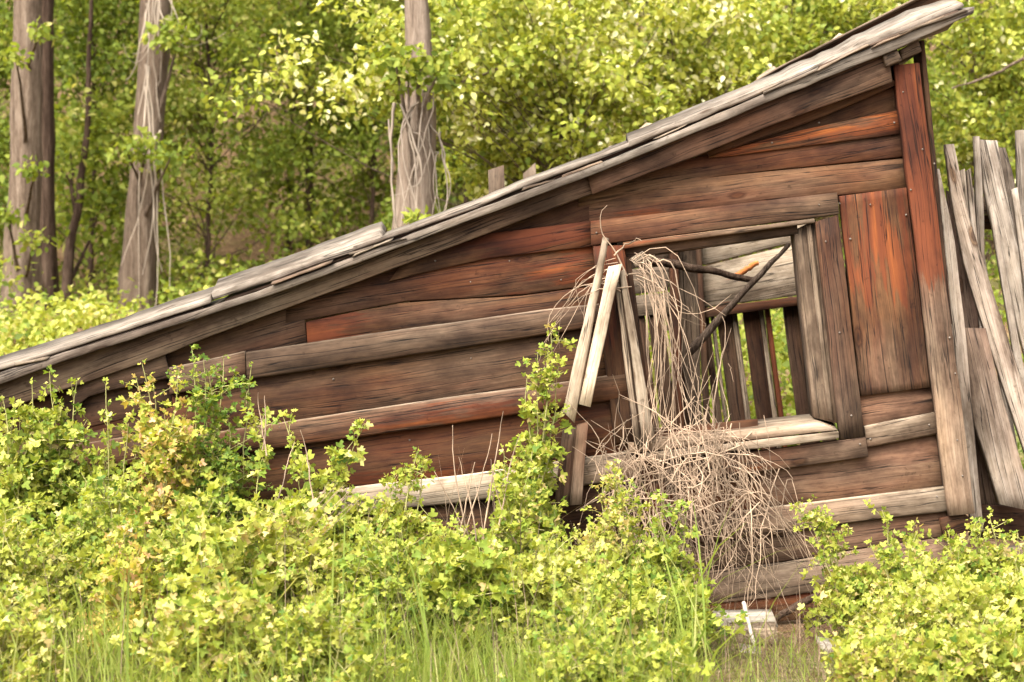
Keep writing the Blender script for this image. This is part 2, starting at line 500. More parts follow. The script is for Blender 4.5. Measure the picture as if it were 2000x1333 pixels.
# long grey batten and its left neighbour
ST([(480, 688), (700, 655), (900, 628), (1052, 606), (1200, 590)], [(482, 741), (511, 738), (700, 709), (900, 680), (1100, 648), (1200, 632)], paint=0, grey=[.4, .3, .35, .35, .25], tone=[.68, .62, .75, .85])
ST([(330, 718), (400, 704), (478, 686)], [(330, 772), (400, 760), (480, 741)], paint=[.0, .1], grey=.35, tone=.8)
S([(150, 760), (320, 712), (333, 735)], [(150, 840), (320, 800), (336, 796)], 0.0, paint=[.1, .2], grey=.3, tone=.7)
# middle recess
S([(320, 760), (511, 732), (900, 672), (1220, 622)], [(320, 868), (511, 838), (900, 782), (1220, 738)], 0.0, paint=[.45, .2, .05, .15, .1], grey=[.1, .2, .35, .15], tone=[.9, .95, 1.0])
ST([(330, 858), (511, 831), (900, 773), (1040, 756), (1225, 728)], [(330, 905), (490, 884), (900, 826), (1030, 807), (1225, 778)], -0.044, 0.042, paint=[.4, .35, .45, .5, .3], grey=[.1, .2, .2], tone=1.0)
S([(300, 900), (490, 872), (900, 815), (1260, 765)], [(300, 1010), (700, 955), (1260, 885)], 0.001, paint=[.3, .45, .4, .25], grey=.1, tone=.85)
ST([(560, 972), (727, 947), (900, 929), (1240, 880)], [(560, 1022), (760, 996), (900, 983), (1245, 934)], -0.040, 0.038, paint=0, grey=[.8, 1., 1., .7], tone=[1.3, 1.7, 1.6])
S([(400, 1012), (900, 972), (1260, 925)], [(400, 1130), (900, 1095), (1260, 1050)], 0.0, paint=.1, grey=.2, tone=.7)
S([(-120, 1010), (300, 985), (500, 960)], [(-120, 1130), (300, 1110), (500, 1090)], 0.002, paint=.1, grey=.2, tone=.7)
S([(-120, 880), (150, 850), (360, 800)], [(-120, 1015), (150, 985), (360, 955)], 0.001, paint=[.2, .5, .3], grey=.1, tone=.75)
S([(-120, 790), (0, 780), (200, 745), (340, 735)], [(-120, 890), (0, 880), (200, 850), (340, 815)], 0.006, paint=[.2, .3, .2], grey=.15, tone=.65)
ST([(-120, 902), (150, 868), (335, 840)], [(-120, 958), (150, 925), (335, 897)], paint=.3, grey=.1, tone=.8)
S([(400, 1090), (900, 1062), (1300, 1030)], [(400, 1230), (900, 1200), (1300, 1180)], 0.004, paint=0, grey=.35, tone=.8)
S([(-120, 1100), (250, 1080), (480, 1060)], [(-120, 1250), (250, 1230), (480, 1210)], 0.004, paint=0, grey=.3, tone=.75)
# right of and below the window
vboard('wide_panel_board', (1639, 383), (1771, 366), (1818, 757), (1681, 774), -0.026, 0.026, wall, paint=[.50, .55, .62, .66, .5, -.3, -.4, -.4], grey=[.0, .05, .05, .1, .3, .3], tone=[.95, 1.1, 1.1, 1.2, 1.2], n=24)
S([(1640, 772), (1822, 750)], [(1640, 850), (1828, 822)], 0.0, paint=-.1, grey=[.45, .5], tone=1.6)
ST([(1688, 833), (1827, 806)], [(1694, 875), (1830, 849)], -0.032, 0.031, paint=.05, grey=[.6, .8], tone=1.5)
S([(1380, 900), (1690, 864), (1832, 843)], [(1380, 1012), (1690, 978), (1846, 957)], 0.001, paint=[.1, .05, 0, -.1], grey=[.35, .4, .45], tone=1.6)
ST([(1330, 1012), (1526, 989), (1848, 950)], [(1330, 1066), (1515, 1045), (1644, 1024), (1851, 1000)], -0.034, 0.033, paint=.05, grey=[.5, .55, .8], tone=1.4)
S([(1250, 1062), (1470, 1045), (1852, 996)], [(1250, 1130), (1532, 1097), (1699, 1068), (1856, 1046)], 0.0, paint=0, grey=[.5, .55, .5], tone=1.4)
S([(1250, 1132), (1532, 1099), (1699, 1070), (1856, 1048)], [(1250, 1196), (1503, 1168), (1659, 1148), (1860, 1118)], -0.004, 0.024, paint=0, grey=[.6, .8, .6], tone=1.5)
S([(1280, 1185), (1520, 1160), (1860, 1112)], [(1280, 1240), (1520, 1215), (1860, 1180)], 0.006, paint=[.3, .4, .2], grey=.1, tone=1.1)
S([(1000, 1050), (1260, 1020)], [(1000, 1180), (1260, 1150)], 0.008, paint=.1, grey=.2, tone=.8)
S([(1190, 848), (1480, 818)], [(1190, 935), (1480, 905)], 0.003, paint=.2, grey=.1, tone=.9)
S([(1200, 925), (1480, 895)], [(1200, 1035), (1480, 1010)], 0.001, paint=.3, grey=.1, tone=.9)

# dark backing boards, added to stop light showing through the joints
for k_ in range(9):
    h_ = 470 + 78 * k_
    ln = lambda q: h_ - .135 * (q - 1205)
    xs_ = np.arange(-110, 1206, 5.0)
    eb = np.interp(xs_, [-120, 0, 157, 319, 592, 784, 1038, 1158, 1200], [820, 790, 740, 684, 580, 508, 412, 366, 352]) + 22
    ok = xs_[ln(xs_) > eb]
    if len(ok) > 10:
        slab('added_backing_board', [(ok[0], ln(ok[0])), (1205, h_)], [(ok[0], ln(ok[0]) + 79), (1205, h_ + 79)], 0.034, 0.018, wall, grey=0, tone=.6, n=8)
quad('added_backing_board', (1160, 372), (1765, 250), (1772, 380), (1160, 450), 0.034, 0.018, wall, grey=0, tone=.6)
quad('added_backing_board', (1420, 300), (1750, 160), (1764, 262), (1420, 330), 0.036, 0.018, wall, grey=0, tone=.6)
vboard('added_backing_board', (1650, 370), (1770, 360), (1856, 1080), (1660, 1100), 0.034, 0.018, wall, grey=0, tone=.6)
quad('added_backing_board', (1215, 905), (1660, 862), (1670, 1150), (1215, 1190), 0.034, 0.018, wall, grey=0, tone=.6)

# corner boards
vboard('corner_board', (1746, 128), (1795, 124), (1905, 1004), (1853, 1010), -0.052, 0.05, wall, paint=[.95, .8, .85, .8, .75, .1, -.2, -.3, -.3, -.3], grey=[0, 0, 0, .1, .3, .7, .75, .7, .8, .75], tone=[1.15, 1.0, 1.3, 1.2, 1.1, 1.9, 1.9, 2.0], n=22, jit=1.0)
vboard('side_corner_board', (1797, 80), (1806, 79), (1860, 632), (1850, 640), -0.03, 0.16, wall, paint=[.3, .5, .3, .1], grey=[.1, .1, .3], tone=.6, n=10)

# eave beam ends at the upper corner
quad('rafter_end', (1724, 108), (1752, 96), (1760, 119), (1733, 130), -0.11, 0.30, wall, grey=.6, tone=.8)
quad('plate_beam', (1757, 98), (1794, 78), (1799, 101), (1763, 117), -0.075, 0.5, wall, grey=.7, tone=1.1)
# sill beam end
quad('sill_beam', (1838, 1012), (1882, 1002), (1916, 1030), (1845, 1052), -0.03, 1.2, wall, grey=.1, tone=.55)

# window frame: head, casings, stops, sill
win = empty('window_frame', P(1400, 850, 0), shed)
quad('head_casing', (1152, 433), (1636, 376), (1637, 419), (1154, 480), -0.050, 0.045, win, paint=[.35, .15, .05, 0, -.2], grey=[.1, .2, .25, .5], tone=[1.1, 1.1, .95])
quad('head_highlight', (1215, 474), (1592, 426), (1592, 435), (1218, 486), -0.058, 0.05, win, paint=[.5, .45, .2, .0], grey=[.2, .3, .6, .8], tone=1.35, jit=.6)  # paler strip that paints the highlight along the head's lower edge
quad('head_stop', (1216, 480), (1556, 434), (1556, 458), (1220, 506), -0.012, 0.13, win, grey=.55, tone=.95)
vboard('right_casing', (1592, 432), (1637, 419), (1689, 851), (1641, 858), -0.046, 0.042, win, paint=[.0, .15, .2, 0], grey=[.3, .35, .45], tone=.85)
vboard('right_stop', (1551, 450), (1594, 430), (1640, 830), (1590, 818), -0.012, 0.12, win, grey=[.6, .7], tone=1.35, paint=0)
vboard('stop_bead', (1576, 440), (1584, 436), (1628, 822), (1618, 820), -0.024, 0.03, win, grey=.8, tone=1.6, jit=.5)
vboard('left_casing', (1158, 481), (1219, 476), (1262, 858), (1200, 868), -0.044, 0.04, win, paint=[.6, .4, .2, .2], grey=[0, .1], tone=.85)
vboard('left_stop', (1219, 505), (1232, 505), (1278, 850), (1262, 854), -0.012, 0.11, win, paint=.2, grey=.2, tone=.7)
quad('sill', (1225, 868), (1600, 826), (1638, 840), (1230, 886), -0.062, 0.17, win, rise=0.030, grey=[.7, .9, 1.0], tone=2.0)
quad('sill_lip', (1260, 886), (1636, 842), (1638, 857), (1262, 902), -0.072, 0.06, win, grey=[.8, 1.1], tone=2.0, jit=.7)
quad('sill_apron', (1300, 906), (1691, 853), (1695, 893), (1303, 948), -0.048, 0.044, win, paint=[.1, .25, .05], grey=[.3, .3, .55], tone=1.0)

# roof
roof = empty('roof', P(900, 420, 0.5), shed)
E_T = [(-120, 764), (0, 729), (144, 684), (400, 603), (575, 546), (750, 479), (950, 403), (1147, 330), (1200, 309), (1500, 181), (1750, 72), (1902, 14)]
E_B = [(-120, 786), (0, 751), (144, 699), (400, 618), (575, 561), (750, 494), (950, 419), (1147, 347), (1200, 325), (1500, 200), (1750, 97), (1903, 26)]
slab('roof_board', E_T, E_B, -0.13, 0.24, roof, mat=SILVER, rise=0.035, grey=[.9, 1, 1.1, 1.1, 1.2], tone=[.85, 1.05, .9, 1.15, 1.0, 1.25, 1.1, 1.4], n=60, jit=.8)
slab('fascia_board', [(-120, 780), (0, 745), (144, 694), (400, 613), (575, 556), (750, 489), (950, 414), (1150, 341)],
     [(-120, 836), (0, 802), (157, 751), (319, 695), (400, 661), (592, 590), (784, 519), (905, 474), (1038, 423), (1158, 378)], -0.066, 0.03, roof, grey=[.6, .7, .75, .6, .45], tone=[.9, 1.05, 1.1, .85], n=34)
slab('fascia_board', [(1146, 341), (1200, 319), (1500, 195), (1738, 94)], [(1157, 381), (1200, 364), (1365, 303), (1500, 247), (1742, 161)], -0.084, 0.032, roof,
     paint=[0, .0, .25, .2, -.1], grey=[.5, .5, .35, .4, .5], tone=[1.0, .95, .9, .9], n=20)
slab('frieze_board', [(1380, 292), (1500, 243), (1745, 156)], [(1385, 305), (1500, 266), (1593, 234), (1748, 168)], -0.03, 0.03, roof, paint=[.4, .2, .1], grey=.2, tone=.8)
slab('frieze_board', [(140, 748), (230, 722), (322, 690)], [(140, 800), (180, 770), (334, 738)], -0.04, 0.03, roof, grey=.5, tone=.95)
# thin boards and shakes on top; the darker ones paint in shadow gaps
slab('roof_board', [(-120, 750), (0, 717), (144, 671), (247, 636), (410, 580)], [(-120, 757), (0, 724), (144, 679), (247, 646), (410, 592)], -0.115, 0.20, roof, mat=SILVER, rise=0.052, grey=1.2, tone=[1.15, 1.35, 1.65], n=20, jit=.9)
slab('roof_board', [(-120, 757), (0, 726), (130, 685), (250, 646), (395, 600)], [(-120, 761), (0, 729), (130, 688), (250, 650), (395, 604)], -0.10, 0.2, roof, mat=SILVER, rise=0.03, grey=.7, tone=.8, n=12)
slab('roof_board', [(412, 574), (543, 530), (738, 458)], [(417, 585), (543, 545), (747, 472)], -0.10, 0.19, roof, mat=SILVER, rise=0.062, grey=1.2, tone=[1.4, 1.7, 1.8], n=18, jit=.9)
slab('roof_board', [(440, 583), (575, 538), (750, 471), (800, 452)], [(440, 592), (575, 545), (750, 477), (800, 458)], -0.085, 0.19, roof, mat=SILVER, rise=0.03, grey=.5, tone=.7, n=10)
slab('roof_board', [(690, 482), (756, 460), (930, 398), (1010, 362), (1200, 292), (1320, 240)], [(690, 490), (756, 468), (930, 407), (1010, 372), (1200, 301), (1320, 250)], -0.11, 0.2, roof, mat=SILVER, rise=0.03, grey=1.1, tone=[1.2, 1.6, 1.25, 1.5], n=30, jit=.7)
slab('roof_board', [(700, 488), (930, 405), (1200, 300), (1500, 176)], [(700, 494), (930, 411), (1200, 306), (1500, 182)], -0.09, 0.2, roof, mat=SILVER, rise=0.02, grey=.4, tone=.6, n=20)
slab('roof_board', [(1230, 278), (1406, 206), (1500, 166), (1593, 126), (1733, 58), (1793, 29), (1880, 6)], [(1230, 288), (1406, 218), (1500, 177), (1593, 138), (1750, 68), (1866, 20), (1884, 12)], -0.115, 0.2, roof, mat=SILVER, rise=0.05, grey=1.3, tone=[1.5, 2.0, 1.7], n=30, jit=1.4)
slab('roof_board', [(1600, 128), (1750, 66), (1870, 20)], [(1600, 134), (1750, 71), (1872, 26)], -0.125, 0.2, roof, mat=SILVER, rise=0.03, grey=.6, tone=.8, n=10)
for r, (dz, rs) in enumerate([(0.025, -0.02), (0.0, -0.03), (-0.03, -0.03), (-0.07, -0.04), (-0.11, -0.04), (-0.15, -0.04), (-0.2, -0.05)]):
    e0 = [E_T, E_T[:8], E_T[:7], E_T[:7], E_T[:8], E_T[:7], E_T][r]  # unseen rear rows cut short so that light reaches the interior
    slab('roof_board', e0, [(x, y + 12) for x, y in e0], -0.13, 0.215, roof, mat=SILVER, rise=rs, shift=(0, 0.245 + 0.225 * r, dz), grey=.8, tone=1.2, n=14)
# ragged thin shakes squeezed into the edge of the stack
for i in range(14):
    px = rng.uniform(-60, 1800); L = rng.uniform(45, 150)
    e_ = lambda q: float(np.interp(q, [p[0] for p in E_T], [p[1] for p in E_T]))
    o1, o2 = rng.uniform(-9, 0), rng.uniform(-9, 0); th_ = rng.uniform(3, 5.5)
    quad('shake', (px, e_(px) + o1), (px + L, e_(px + L) + o2), (px + L, e_(px + L) + o2 + th_ * rng.uniform(.5, 1)), (px, e_(px) + o1 + th_), -0.118 - rng.uniform(0, .03), .1, roof, rise=.02, grey=rng.uniform(.5, 1.2), tone=rng.uniform(.7, 1.7), n=6, jit=.6, endjit=6)
# raised rear edge, and shakes that stick up
slab('rear_roof_board', [(1370, 232), (1500, 146), (1787, 1), (1900, -58)], [(1370, 244), (1500, 168), (1593, 126), (1740, 62), (1838, 8), (1900, -20)], 0.42, 0.09, roof, paint=[.2, .1, 0], grey=[.3, .15, .1], tone=[.9, .75, .8], n=16)
slab('rear_roof_board', [(1380, 221), (1500, 141), (1787, -4), (1900, -63)], [(1380, 226), (1500, 146), (1787, 2), (1900, -57)], 0.38, 0.5, roof, rise=-0.05, grey=.8, tone=1.1, n=14)
for (a, b_, c_, d_, yy) in [((1478, 152), (1512, 128), (1522, 140), (1490, 172), .6), ((1614, 88), (1640, 64), (1660, 70), (1640, 98), .62), ((1215, 282), (1262, 240), (1292, 243), (1262, 275), .3),
                            ((1168, 304), (1190, 286), (1212, 284), (1195, 305), .25), ((1365, 226), (1392, 214), (1400, 220), (1380, 236), .3)]:
    quad('shake', a, b_, c_, d_, yy, 0.02, roof, grey=1.2, tone=2.2, n=5)

# back wall with gaps, seen through the window
back = empty('back_wall', P(1400, 900, 1.7), shed)
YB = 1.6
quad('back_plank', (1366, 462), (1580, 430), (1580, 466), (1366, 520), YB, .025, back, grey=1.2, tone=[1.7, 2.2, 2.7], n=8)
quad('back_plank', (1366, 523), (1580, 470), (1585, 574), (1372, 602), YB, .025, back, paint=[.2, .35, -.2, -.2], grey=[1.1, 1.1, 1.4, 1.5], tone=[1.6, 1.7, 2.6, 2.9], n=8)
quad('back_rail', (1372, 602), (1600, 574), (1600, 592), (1372, 622), YB - .05, .07, back, paint=.3, grey=.2, tone=.7)
quad('back_plank', (1210, 528), (1308, 520), (1308, 568), (1210, 578), YB, .025, back, grey=.9, tone=1.0, n=6)
quad('back_plank', (1210, 581), (1308, 571), (1308, 614), (1210, 622), YB, .025, back, grey=.9, tone=1.1, n=6)
quad('back_plank', (1200, 460), (1310, 445), (1310, 518), (1200, 528), YB, .025, back, grey=.6, tone=.7, n=6)
vboard('stud', (1306, 440), (1322, 440), (1340, 900), (1320, 900), YB - .09, .08, back, paint=.4, grey=.1, tone=.8)
vboard('stud', (1358, 440), (1368, 440), (1392, 900), (1380, 900), YB - .07, .06, back, grey=.3, tone=.8)
vboard('slat', (1322, 440), (1358, 440), (1376, 920), (1334, 920), YB + .02, .025, back, grey=.8, tone=1.0)
sl = [(1368, 1381, .5, 1.1, 0), (1386, 1392, .9, 1.5, 0), (1397, 1426, .4, .75, 0), (1427, 1437, .9, 1.5, 0), (1449, 1480, .2, .9, .2), (1481, 1490, 1.0, 1.6, 0), (1493, 1502, .1, 1.3, .7), (1528, 1566, .3, .65, 0), (1572, 1600, .4, .8, 0),
      (1606, 1640, .3, .8, 0), (1648, 1690, .4, .8, 0), (1300, 1318, .3, .7, 0), (1262, 1292, .3, .8, .1), (1222, 1256, .4, .8, 0), (1180, 1216, .3, .8, 0)]
for x0, x1, g, t, p in sl:
    vboard('slat', (x0, 592), (x1, 592), (x1 + 44, 930), (x0 + 44, 930), YB + (.02 if t < 1 else .005), .025 if t < 1 else .05, back, grey=g, tone=t, paint=p)
for x0 in range(560, 1180, 48):
    vboard('slat', (x0, 590 + (1180 - x0) * .3), (x0 + rng.uniform(32, 44), 590 + (1180 - x0) * .3), (x0 + 72, 960), (x0 + 34, 960), YB + .02, .025, back, grey=.4, tone=.8)
vboard('back_post', (953, 334), (984, 322), (996, 620), (964, 620), 1.75, .09, back, grey=.75, tone=.85)
vboard('back_post', (1022, 342), (1046, 318), (1060, 620), (1034, 620), 1.95, .06, back, grey=.8, tone=1.0)
# right side wall
side = empty('side_wall', P(1850, 900, 0.8), shed)
for i in range(7):
    y0 = 0.14 + 0.215 * i
    f = P(1830, 200 + 10 * i, 0)
    vboard('siding_board', (1786, 190 + 14 * i), (1796, 190 + 14 * i), (1882, 1040), (1872, 1040), -0.03, 0.19, side, shift=(0, y0 + .02, 0), grey=.5, tone=.9, n=6)

# nail heads along the boards
def nails():
    pts = [(651, 741, -.002), (603, 680, -.031), (612, 712, -.031), (546, 835, -.038), (828, 826, -.038), (1760, 232, -.016), (1747, 240, -.016), (1764, 180, -.054), (1802, 292, -.054), (1779, 371, -.054), (1846, 408, -.054), (1855, 660, -.054),
           (1613, 472, -.048), (1640, 650, -.048), (1663, 812, -.048), (1700, 400, -.028), (1661, 467, -.028), (1770, 420, -.028), (1600, 400, -.052), (1640, 398, -.03), (1508, 279, -.016), (1600, 240, -.016), (1825, 320, -.054),
           (850, 510, -.02), (995, 510, .0), (919, 551, .0), (1096, 547, .0), (1050, 690, .0), (920, 700, .0), (800, 860, .0), (1165, 455, -.052), (1680, 868, -.05), (1700, 858, -.034), (1815, 830, -.034), (1830, 970, -.036), (1870, 860, -.054), (1880, 930, -.054), (1866, 730, -.054)]
    V, F, k = [], [], 8
    for (px, py, y) in pts:
        c = P(px, py, y); r = rng.uniform(.003, .0046); b0 = len(V)
        for j in range(k): V.append(c + [r * math.cos(j * 2 * PI / k), 0.003, r * math.sin(j * 2 * PI / k)])
        for j in range(k): V.append(c + [.7 * r * math.cos(j * 2 * PI / k), -.003, .7 * r * math.sin(j * 2 * PI / k)])
        for j in range(k): F.append((b0 + j, b0 + (j + 1) % k, b0 + k + (j + 1) % k))
        for j in range(k): F.append((b0 + j, b0 + k + (j + 1) % k, b0 + k + j))
        for j in range(1, k - 1): F.append((b0 + k, b0 + k + j, b0 + k + j + 1))
    o = mesh_obj('nail_heads', np.array(V), [F], NAIL, tuple(P(1400, 600, 0)), shed)
    o['kind'] = 'stuff'


nails()

# ------------------------------------------------------------------ broken sash pieces and poles at the window
def thing_board(name, label, cat, loc, fn, group=None):
    e = empty(name, loc, None, label, cat, group)
    fn(e)
    return e


o = vboard('sash_stile', (1178, 464), (1191, 466), (1122, 829), (1099, 806), -0.14, 0.045, None, grey=[1.2, 1.4, 1.5], tone=[1.9, 3.0, 3.8], bev=.008, jit=.8)
tag(o, 'long pale weathered sash stile leaning at the left of the window opening', 'wood strip')
o = vboard('sash_stile', (1189, 519), (1214, 518), (1153, 793), (1131, 790), -0.165, 0.035, None, grey=1.4, tone=[3.2, 3.4, 3.9], jit=.6)
tag(o, 'shorter whitish sash stile beside the longest leaning strip', 'wood strip')
e = empty('sash_rail', P(1255, 860, -.1), None, 'grooved grey sash rail leaning down into the dead vines', 'wood strip')
vboard('rail_strip', (1200, 548), (1208, 540), (1252, 866), (1240, 870), -0.115, 0.04, e, grey=1.0, tone=1.7, jit=.6)
vboard('rail_strip', (1211, 530), (1220, 524), (1279, 852), (1256, 868), -0.125, 0.05, e, grey=1.1, tone=[2.2, 1.9, 1.6], jit=.7)
vboard('rail_groove', (1207, 540), (1213, 538), (1258, 866), (1250, 868), -0.100, 0.04, e, grey=.5, tone=.7, jit=.5)
e = empty('post_stub', P(1115, 940, -.1), None, 'short broken yellowish post stub below the leaning sash stiles', 'post')
vboard('post_face', (1100, 840), (1128, 832), (1112, 985), (1084, 985), -0.12, 0.09, e, grey=[.6, .3, .6], tone=[1.0, .9], paint=0)
vboard('post_face', (1127, 832), (1149, 826), (1136, 985), (1112, 985), -0.135, 0.08, e, grey=[.3, .5, .8], tone=[1.5, 1.3], paint=.05)
o = quad('loose_lath', (1231, 505), (1254, 491), (1262, 496), (1243, 524), -0.03, .02, None, grey=1.4, tone=2.8, n=4)
tag(o, 'small pale lath end jutting from the top left of the window', 'lath')
o = quad('loose_lath', (1246, 506), (1281, 490), (1276, 502), (1250, 522), -0.01, .02, None, grey=1.4, tone=2.7, n=4)
tag(o, 'splintered pale lath end beside the dead vine knot in the window', 'lath')


def pole(name, label, p0, p1, r0, r1, mat, bend=0.02, cat='pole'):
    p0, p1 = np.array(p0), np.array(p1)
    t = np.linspace(0, 1, 12)
    path = p0 + (p1 - p0) * t[:, None] + np.c_[np.zeros(12), np.zeros(12), bend * np.sin(t * PI) + rng.normal(0, .003, 12)]
    V, q = tube_arrays(path[None], (r0 + (r1 - r0) * t + rng.normal(0, .0008, 12))[None], 8)
    caps = [list(range(8)), list(range(len(V) - 8, len(V)))]
    o = mesh_obj(name, V, [q, caps], mat, tuple((p0 + p1) / 2))
    return tag(o, label, cat)


pole('fallen_pole', 'slim grey pole slanting up across the window opening', P(1345, 690, .75), P(1541, 480, 1.0), .020, .009, BARK_POLE, .01)
pole('fallen_pole', 'dark crooked pole lying across the top of the window opening', P(1235, 506, .9), P(1470, 549, 1.05), .022, .014, BARK_BROWN, .012)
pole('rust_stick', 'short rusty orange stick behind the two poles in the window', P(1434, 543, 1.2), P(1480, 512, 1.25), .014, .012, make_plain('rust', (.42, .14, .04), .8), .0, 'stick')

# ------------------------------------------------------------------ the leaning fence on the right
fence = empty('picket_fence', P(1940, 1000, .5), None, 'leaning weathered grey picket fence against the shed corner', 'fence')
def pk(top_poly, bot_poly, y, th=.03, **kw):
    kw.setdefault('grey', [1.2, 1.1, 1.0]); kw.setdefault('tone', [1.9, 1.8, 1.5])
    tn_ = np.atleast_1d(np.array(kw['tone'], float)) * 1.45; kw['tone'] = list(tn_) if len(tn_) > 1 else float(tn_[0])
    return slab('picket', top_poly, bot_poly, y, th, fence, mat=SILVER, **kw)
pk([(1835, 331), (1864, 460), (1886, 650), (1912, 940), (1922, 1040)], [(1831, 331), (1842, 460), (1858, 650), (1890, 940), (1896, 1040)], .16, tone=[2.6, 2.1, 1.6, 1.5])
pk([(1866, 380), (1905, 580), (1930, 700), (1965, 1000)], [(1850, 372), (1868, 580), (1884, 700), (1912, 1000)], .40, tone=[1.2, .9, .8, .8], grey=.6)
pk([(1864, 282), (1890, 415), (1926, 527), (1966, 650), (2048, 900)], [(1845, 284), (1860, 400), (1884, 520), (1925, 650), (2010, 910)], .30, tone=[2.2, 2.0, 1.9], grey=[1, .9, 1.1])
pk([(1925, 640), (1956, 768), (1998, 913), (2022, 1000)], [(1880, 640), (1895, 802), (1925, 890), (1952, 985)], .22, .06, tone=[1.1, 1.4, 1.8], grey=[.6, .9, 1.1])
pk([(1914, 268), (1923, 418), (1923, 484), (1924, 530)], [(1903, 268), (1907, 418), (1911, 484), (1916, 530)], .46, tone=1.4)
pk([(1948, 273), (1957, 325), (1975, 418), (2000, 508), (2060, 720)], [(1914, 274), (1924, 385), (1944, 460), (1968, 565), (2012, 735)], .52, tone=[1.9, 2.1, 2.4], grey=1.2)
pk([(1964, 288), (1978, 335), (2010, 500)], [(1948, 290), (1962, 350), (1990, 510)], .60, tone=1.2)
pk([(2020, 255), (2035, 600)], [(1986, 256), (1992, 600)], .62, tone=1.1)
pk([(2070, 280), (2100, 800)], [(2030, 280), (2055, 800)], .60, tone=1.1)
pk([(2010, 420), (2075, 900)], [(1985, 430), (2035, 910)], .50, tone=1.2)
for i_, (a_, b_, w_, y_) in enumerate([(1876, 1958, 9, .48), (1893, 1990, 8, .56), (1932, 2030, 10, .44), (1958, 2056, 9, .66), (1976, 2064, 11, .42), (2004, 2110, 12, .5), (1888, 1945, 8, .34)]):
    t_ = 330 + 35 * (i_ % 3)
    pk([(a_ + w_, t_), (b_ + w_ * 1.5, 960)], [(a_, t_ + 4), (b_ - w_ * .5, 960)], y_, .025)
slab('rail', [(1868, 384), (1960, 388), (2120, 396)], [(1868, 414), (1960, 418), (2120, 426)], .64, .05, fence, grey=.8, tone=[1.6, 1.1], paint=0)
slab('rail', [(1900, 420), (2120, 428)], [(1900, 446), (2120, 454)], .68, .04, fence, grey=.1, tone=.7, paint=.2)
slab('rail', [(1900, 985), (2120, 1000)], [(1900, 1050), (2120, 1066)], .36, .08, fence, grey=.2, tone=.5)  # dark beam added to fill the shaded void below the pickets
o = quad('ground_beam', (1952, 1073), (2120, 1066), (2120, 1105), (1952, 1112), .05, .12, None, grey=.9, tone=1.3)
tag(o, 'pale squared beam lying on the ground under the picket fence', 'beam', kind='thing')

# ------------------------------------------------------------------ scraps of wood on the ground below the window
def scrap(name, label, pts, y, th, cat='board', rise=.02, **kw):
    o = quad(name, *pts, y, th, None, rise=rise, **kw)
    return tag(o, label, cat)
scrap('scrap_board', 'white topped plank end lying on the soil below the window', [(1396, 1204), (1512, 1202), (1520, 1226), (1398, 1230)], -.38, .075, mat=BLEACHED, n=5, rise=.012)
scrap('scrap_board', 'split yellowish plank end lying under the white plank end', [(1428, 1232), (1518, 1230), (1520, 1258), (1430, 1260)], -.48, .07, grey=.9, tone=2.0, n=5)
scrap('scrap_board', 'flat white wood chip in the grass under the plank ends', [(1446, 1272), (1490, 1280), (1488, 1292), (1450, 1286)], -.66, .06, cat='wood chip', mat=BLEACHED, n=4)
scrap('scrap_board', 'whitish wood slab half hidden in grass at the lower right', [(1598, 1258), (1664, 1268), (1668, 1284), (1612, 1280)], -.60, .06, cat='wood chip', mat=BLEACHED, n=4)
pole('white_stick', 'thin white stick leaning over the plank ends', P(1452, 1178, -.46), P(1475, 1270, -.58), .008, .007, make_plain('bleached_stick', (.30, .26, .21), .8), 0, 'stick')
pole('rotten_branch', 'splintered rotten branch resting at the foot of the wall', P(1512, 1212, -.24), P(1672, 1140, -.10), .012, .02, BARK_BROWN, .02, 'branch')
pole('rotten_branch', 'dark broken branch stub under the splintered branch', P(1575, 1226, -.26), P(1700, 1160, -.1), .014, .022, BARK_BROWN, .0, 'branch')

# ------------------------------------------------------------------ dead vines
def vine_stems(N, p0, p1, p2, p3, sp, r=(.0009, .0028), m=11, jit=.007):
    """p*: (px,py,y) centres; sp*: spreads -> paths"""
    def pts(c, s):
        a = np.c_[rng.normal(c[0], s[0], N), rng.normal(c[1], s[1], N), rng.normal(c[2], s[2], N)]
        d = (a[:, 2] + CAM_D) * KPX
        return np.c_[(a[:, 0] - 1000) * d, a[:, 2], CAM_Z - (a[:, 1] - 666.5) * d]
    path = bez3(pts(p0, sp[0]), pts(p1, sp[1]), pts(p2, sp[2]), pts(p3, sp[3]), m)
    path = path + np.cumsum(rng.normal(0, jit, path.shape), axis=1) * .6
    rad = rng.uniform(*r, N)[:, None] * np.linspace(1.2, .35, m)[None] * rng.uniform(.8, 1.2, (N, m))
    return tube_arrays(path, rad, 4)


def build_vine(name, label, groups, mat, loc, cat='vine'):
    e = empty(name, loc, None, label, cat)
    Vs, Qs, off = [], [], 0
    for g in groups:
        V, q = g
        Vs.append(V); Qs.append(q + off); off += len(V)
    o = mesh_obj('stems', np.concatenate(Vs), [np.concatenate(Qs)], mat, loc, e)
    o['kind'] = 'stuff'
    return e


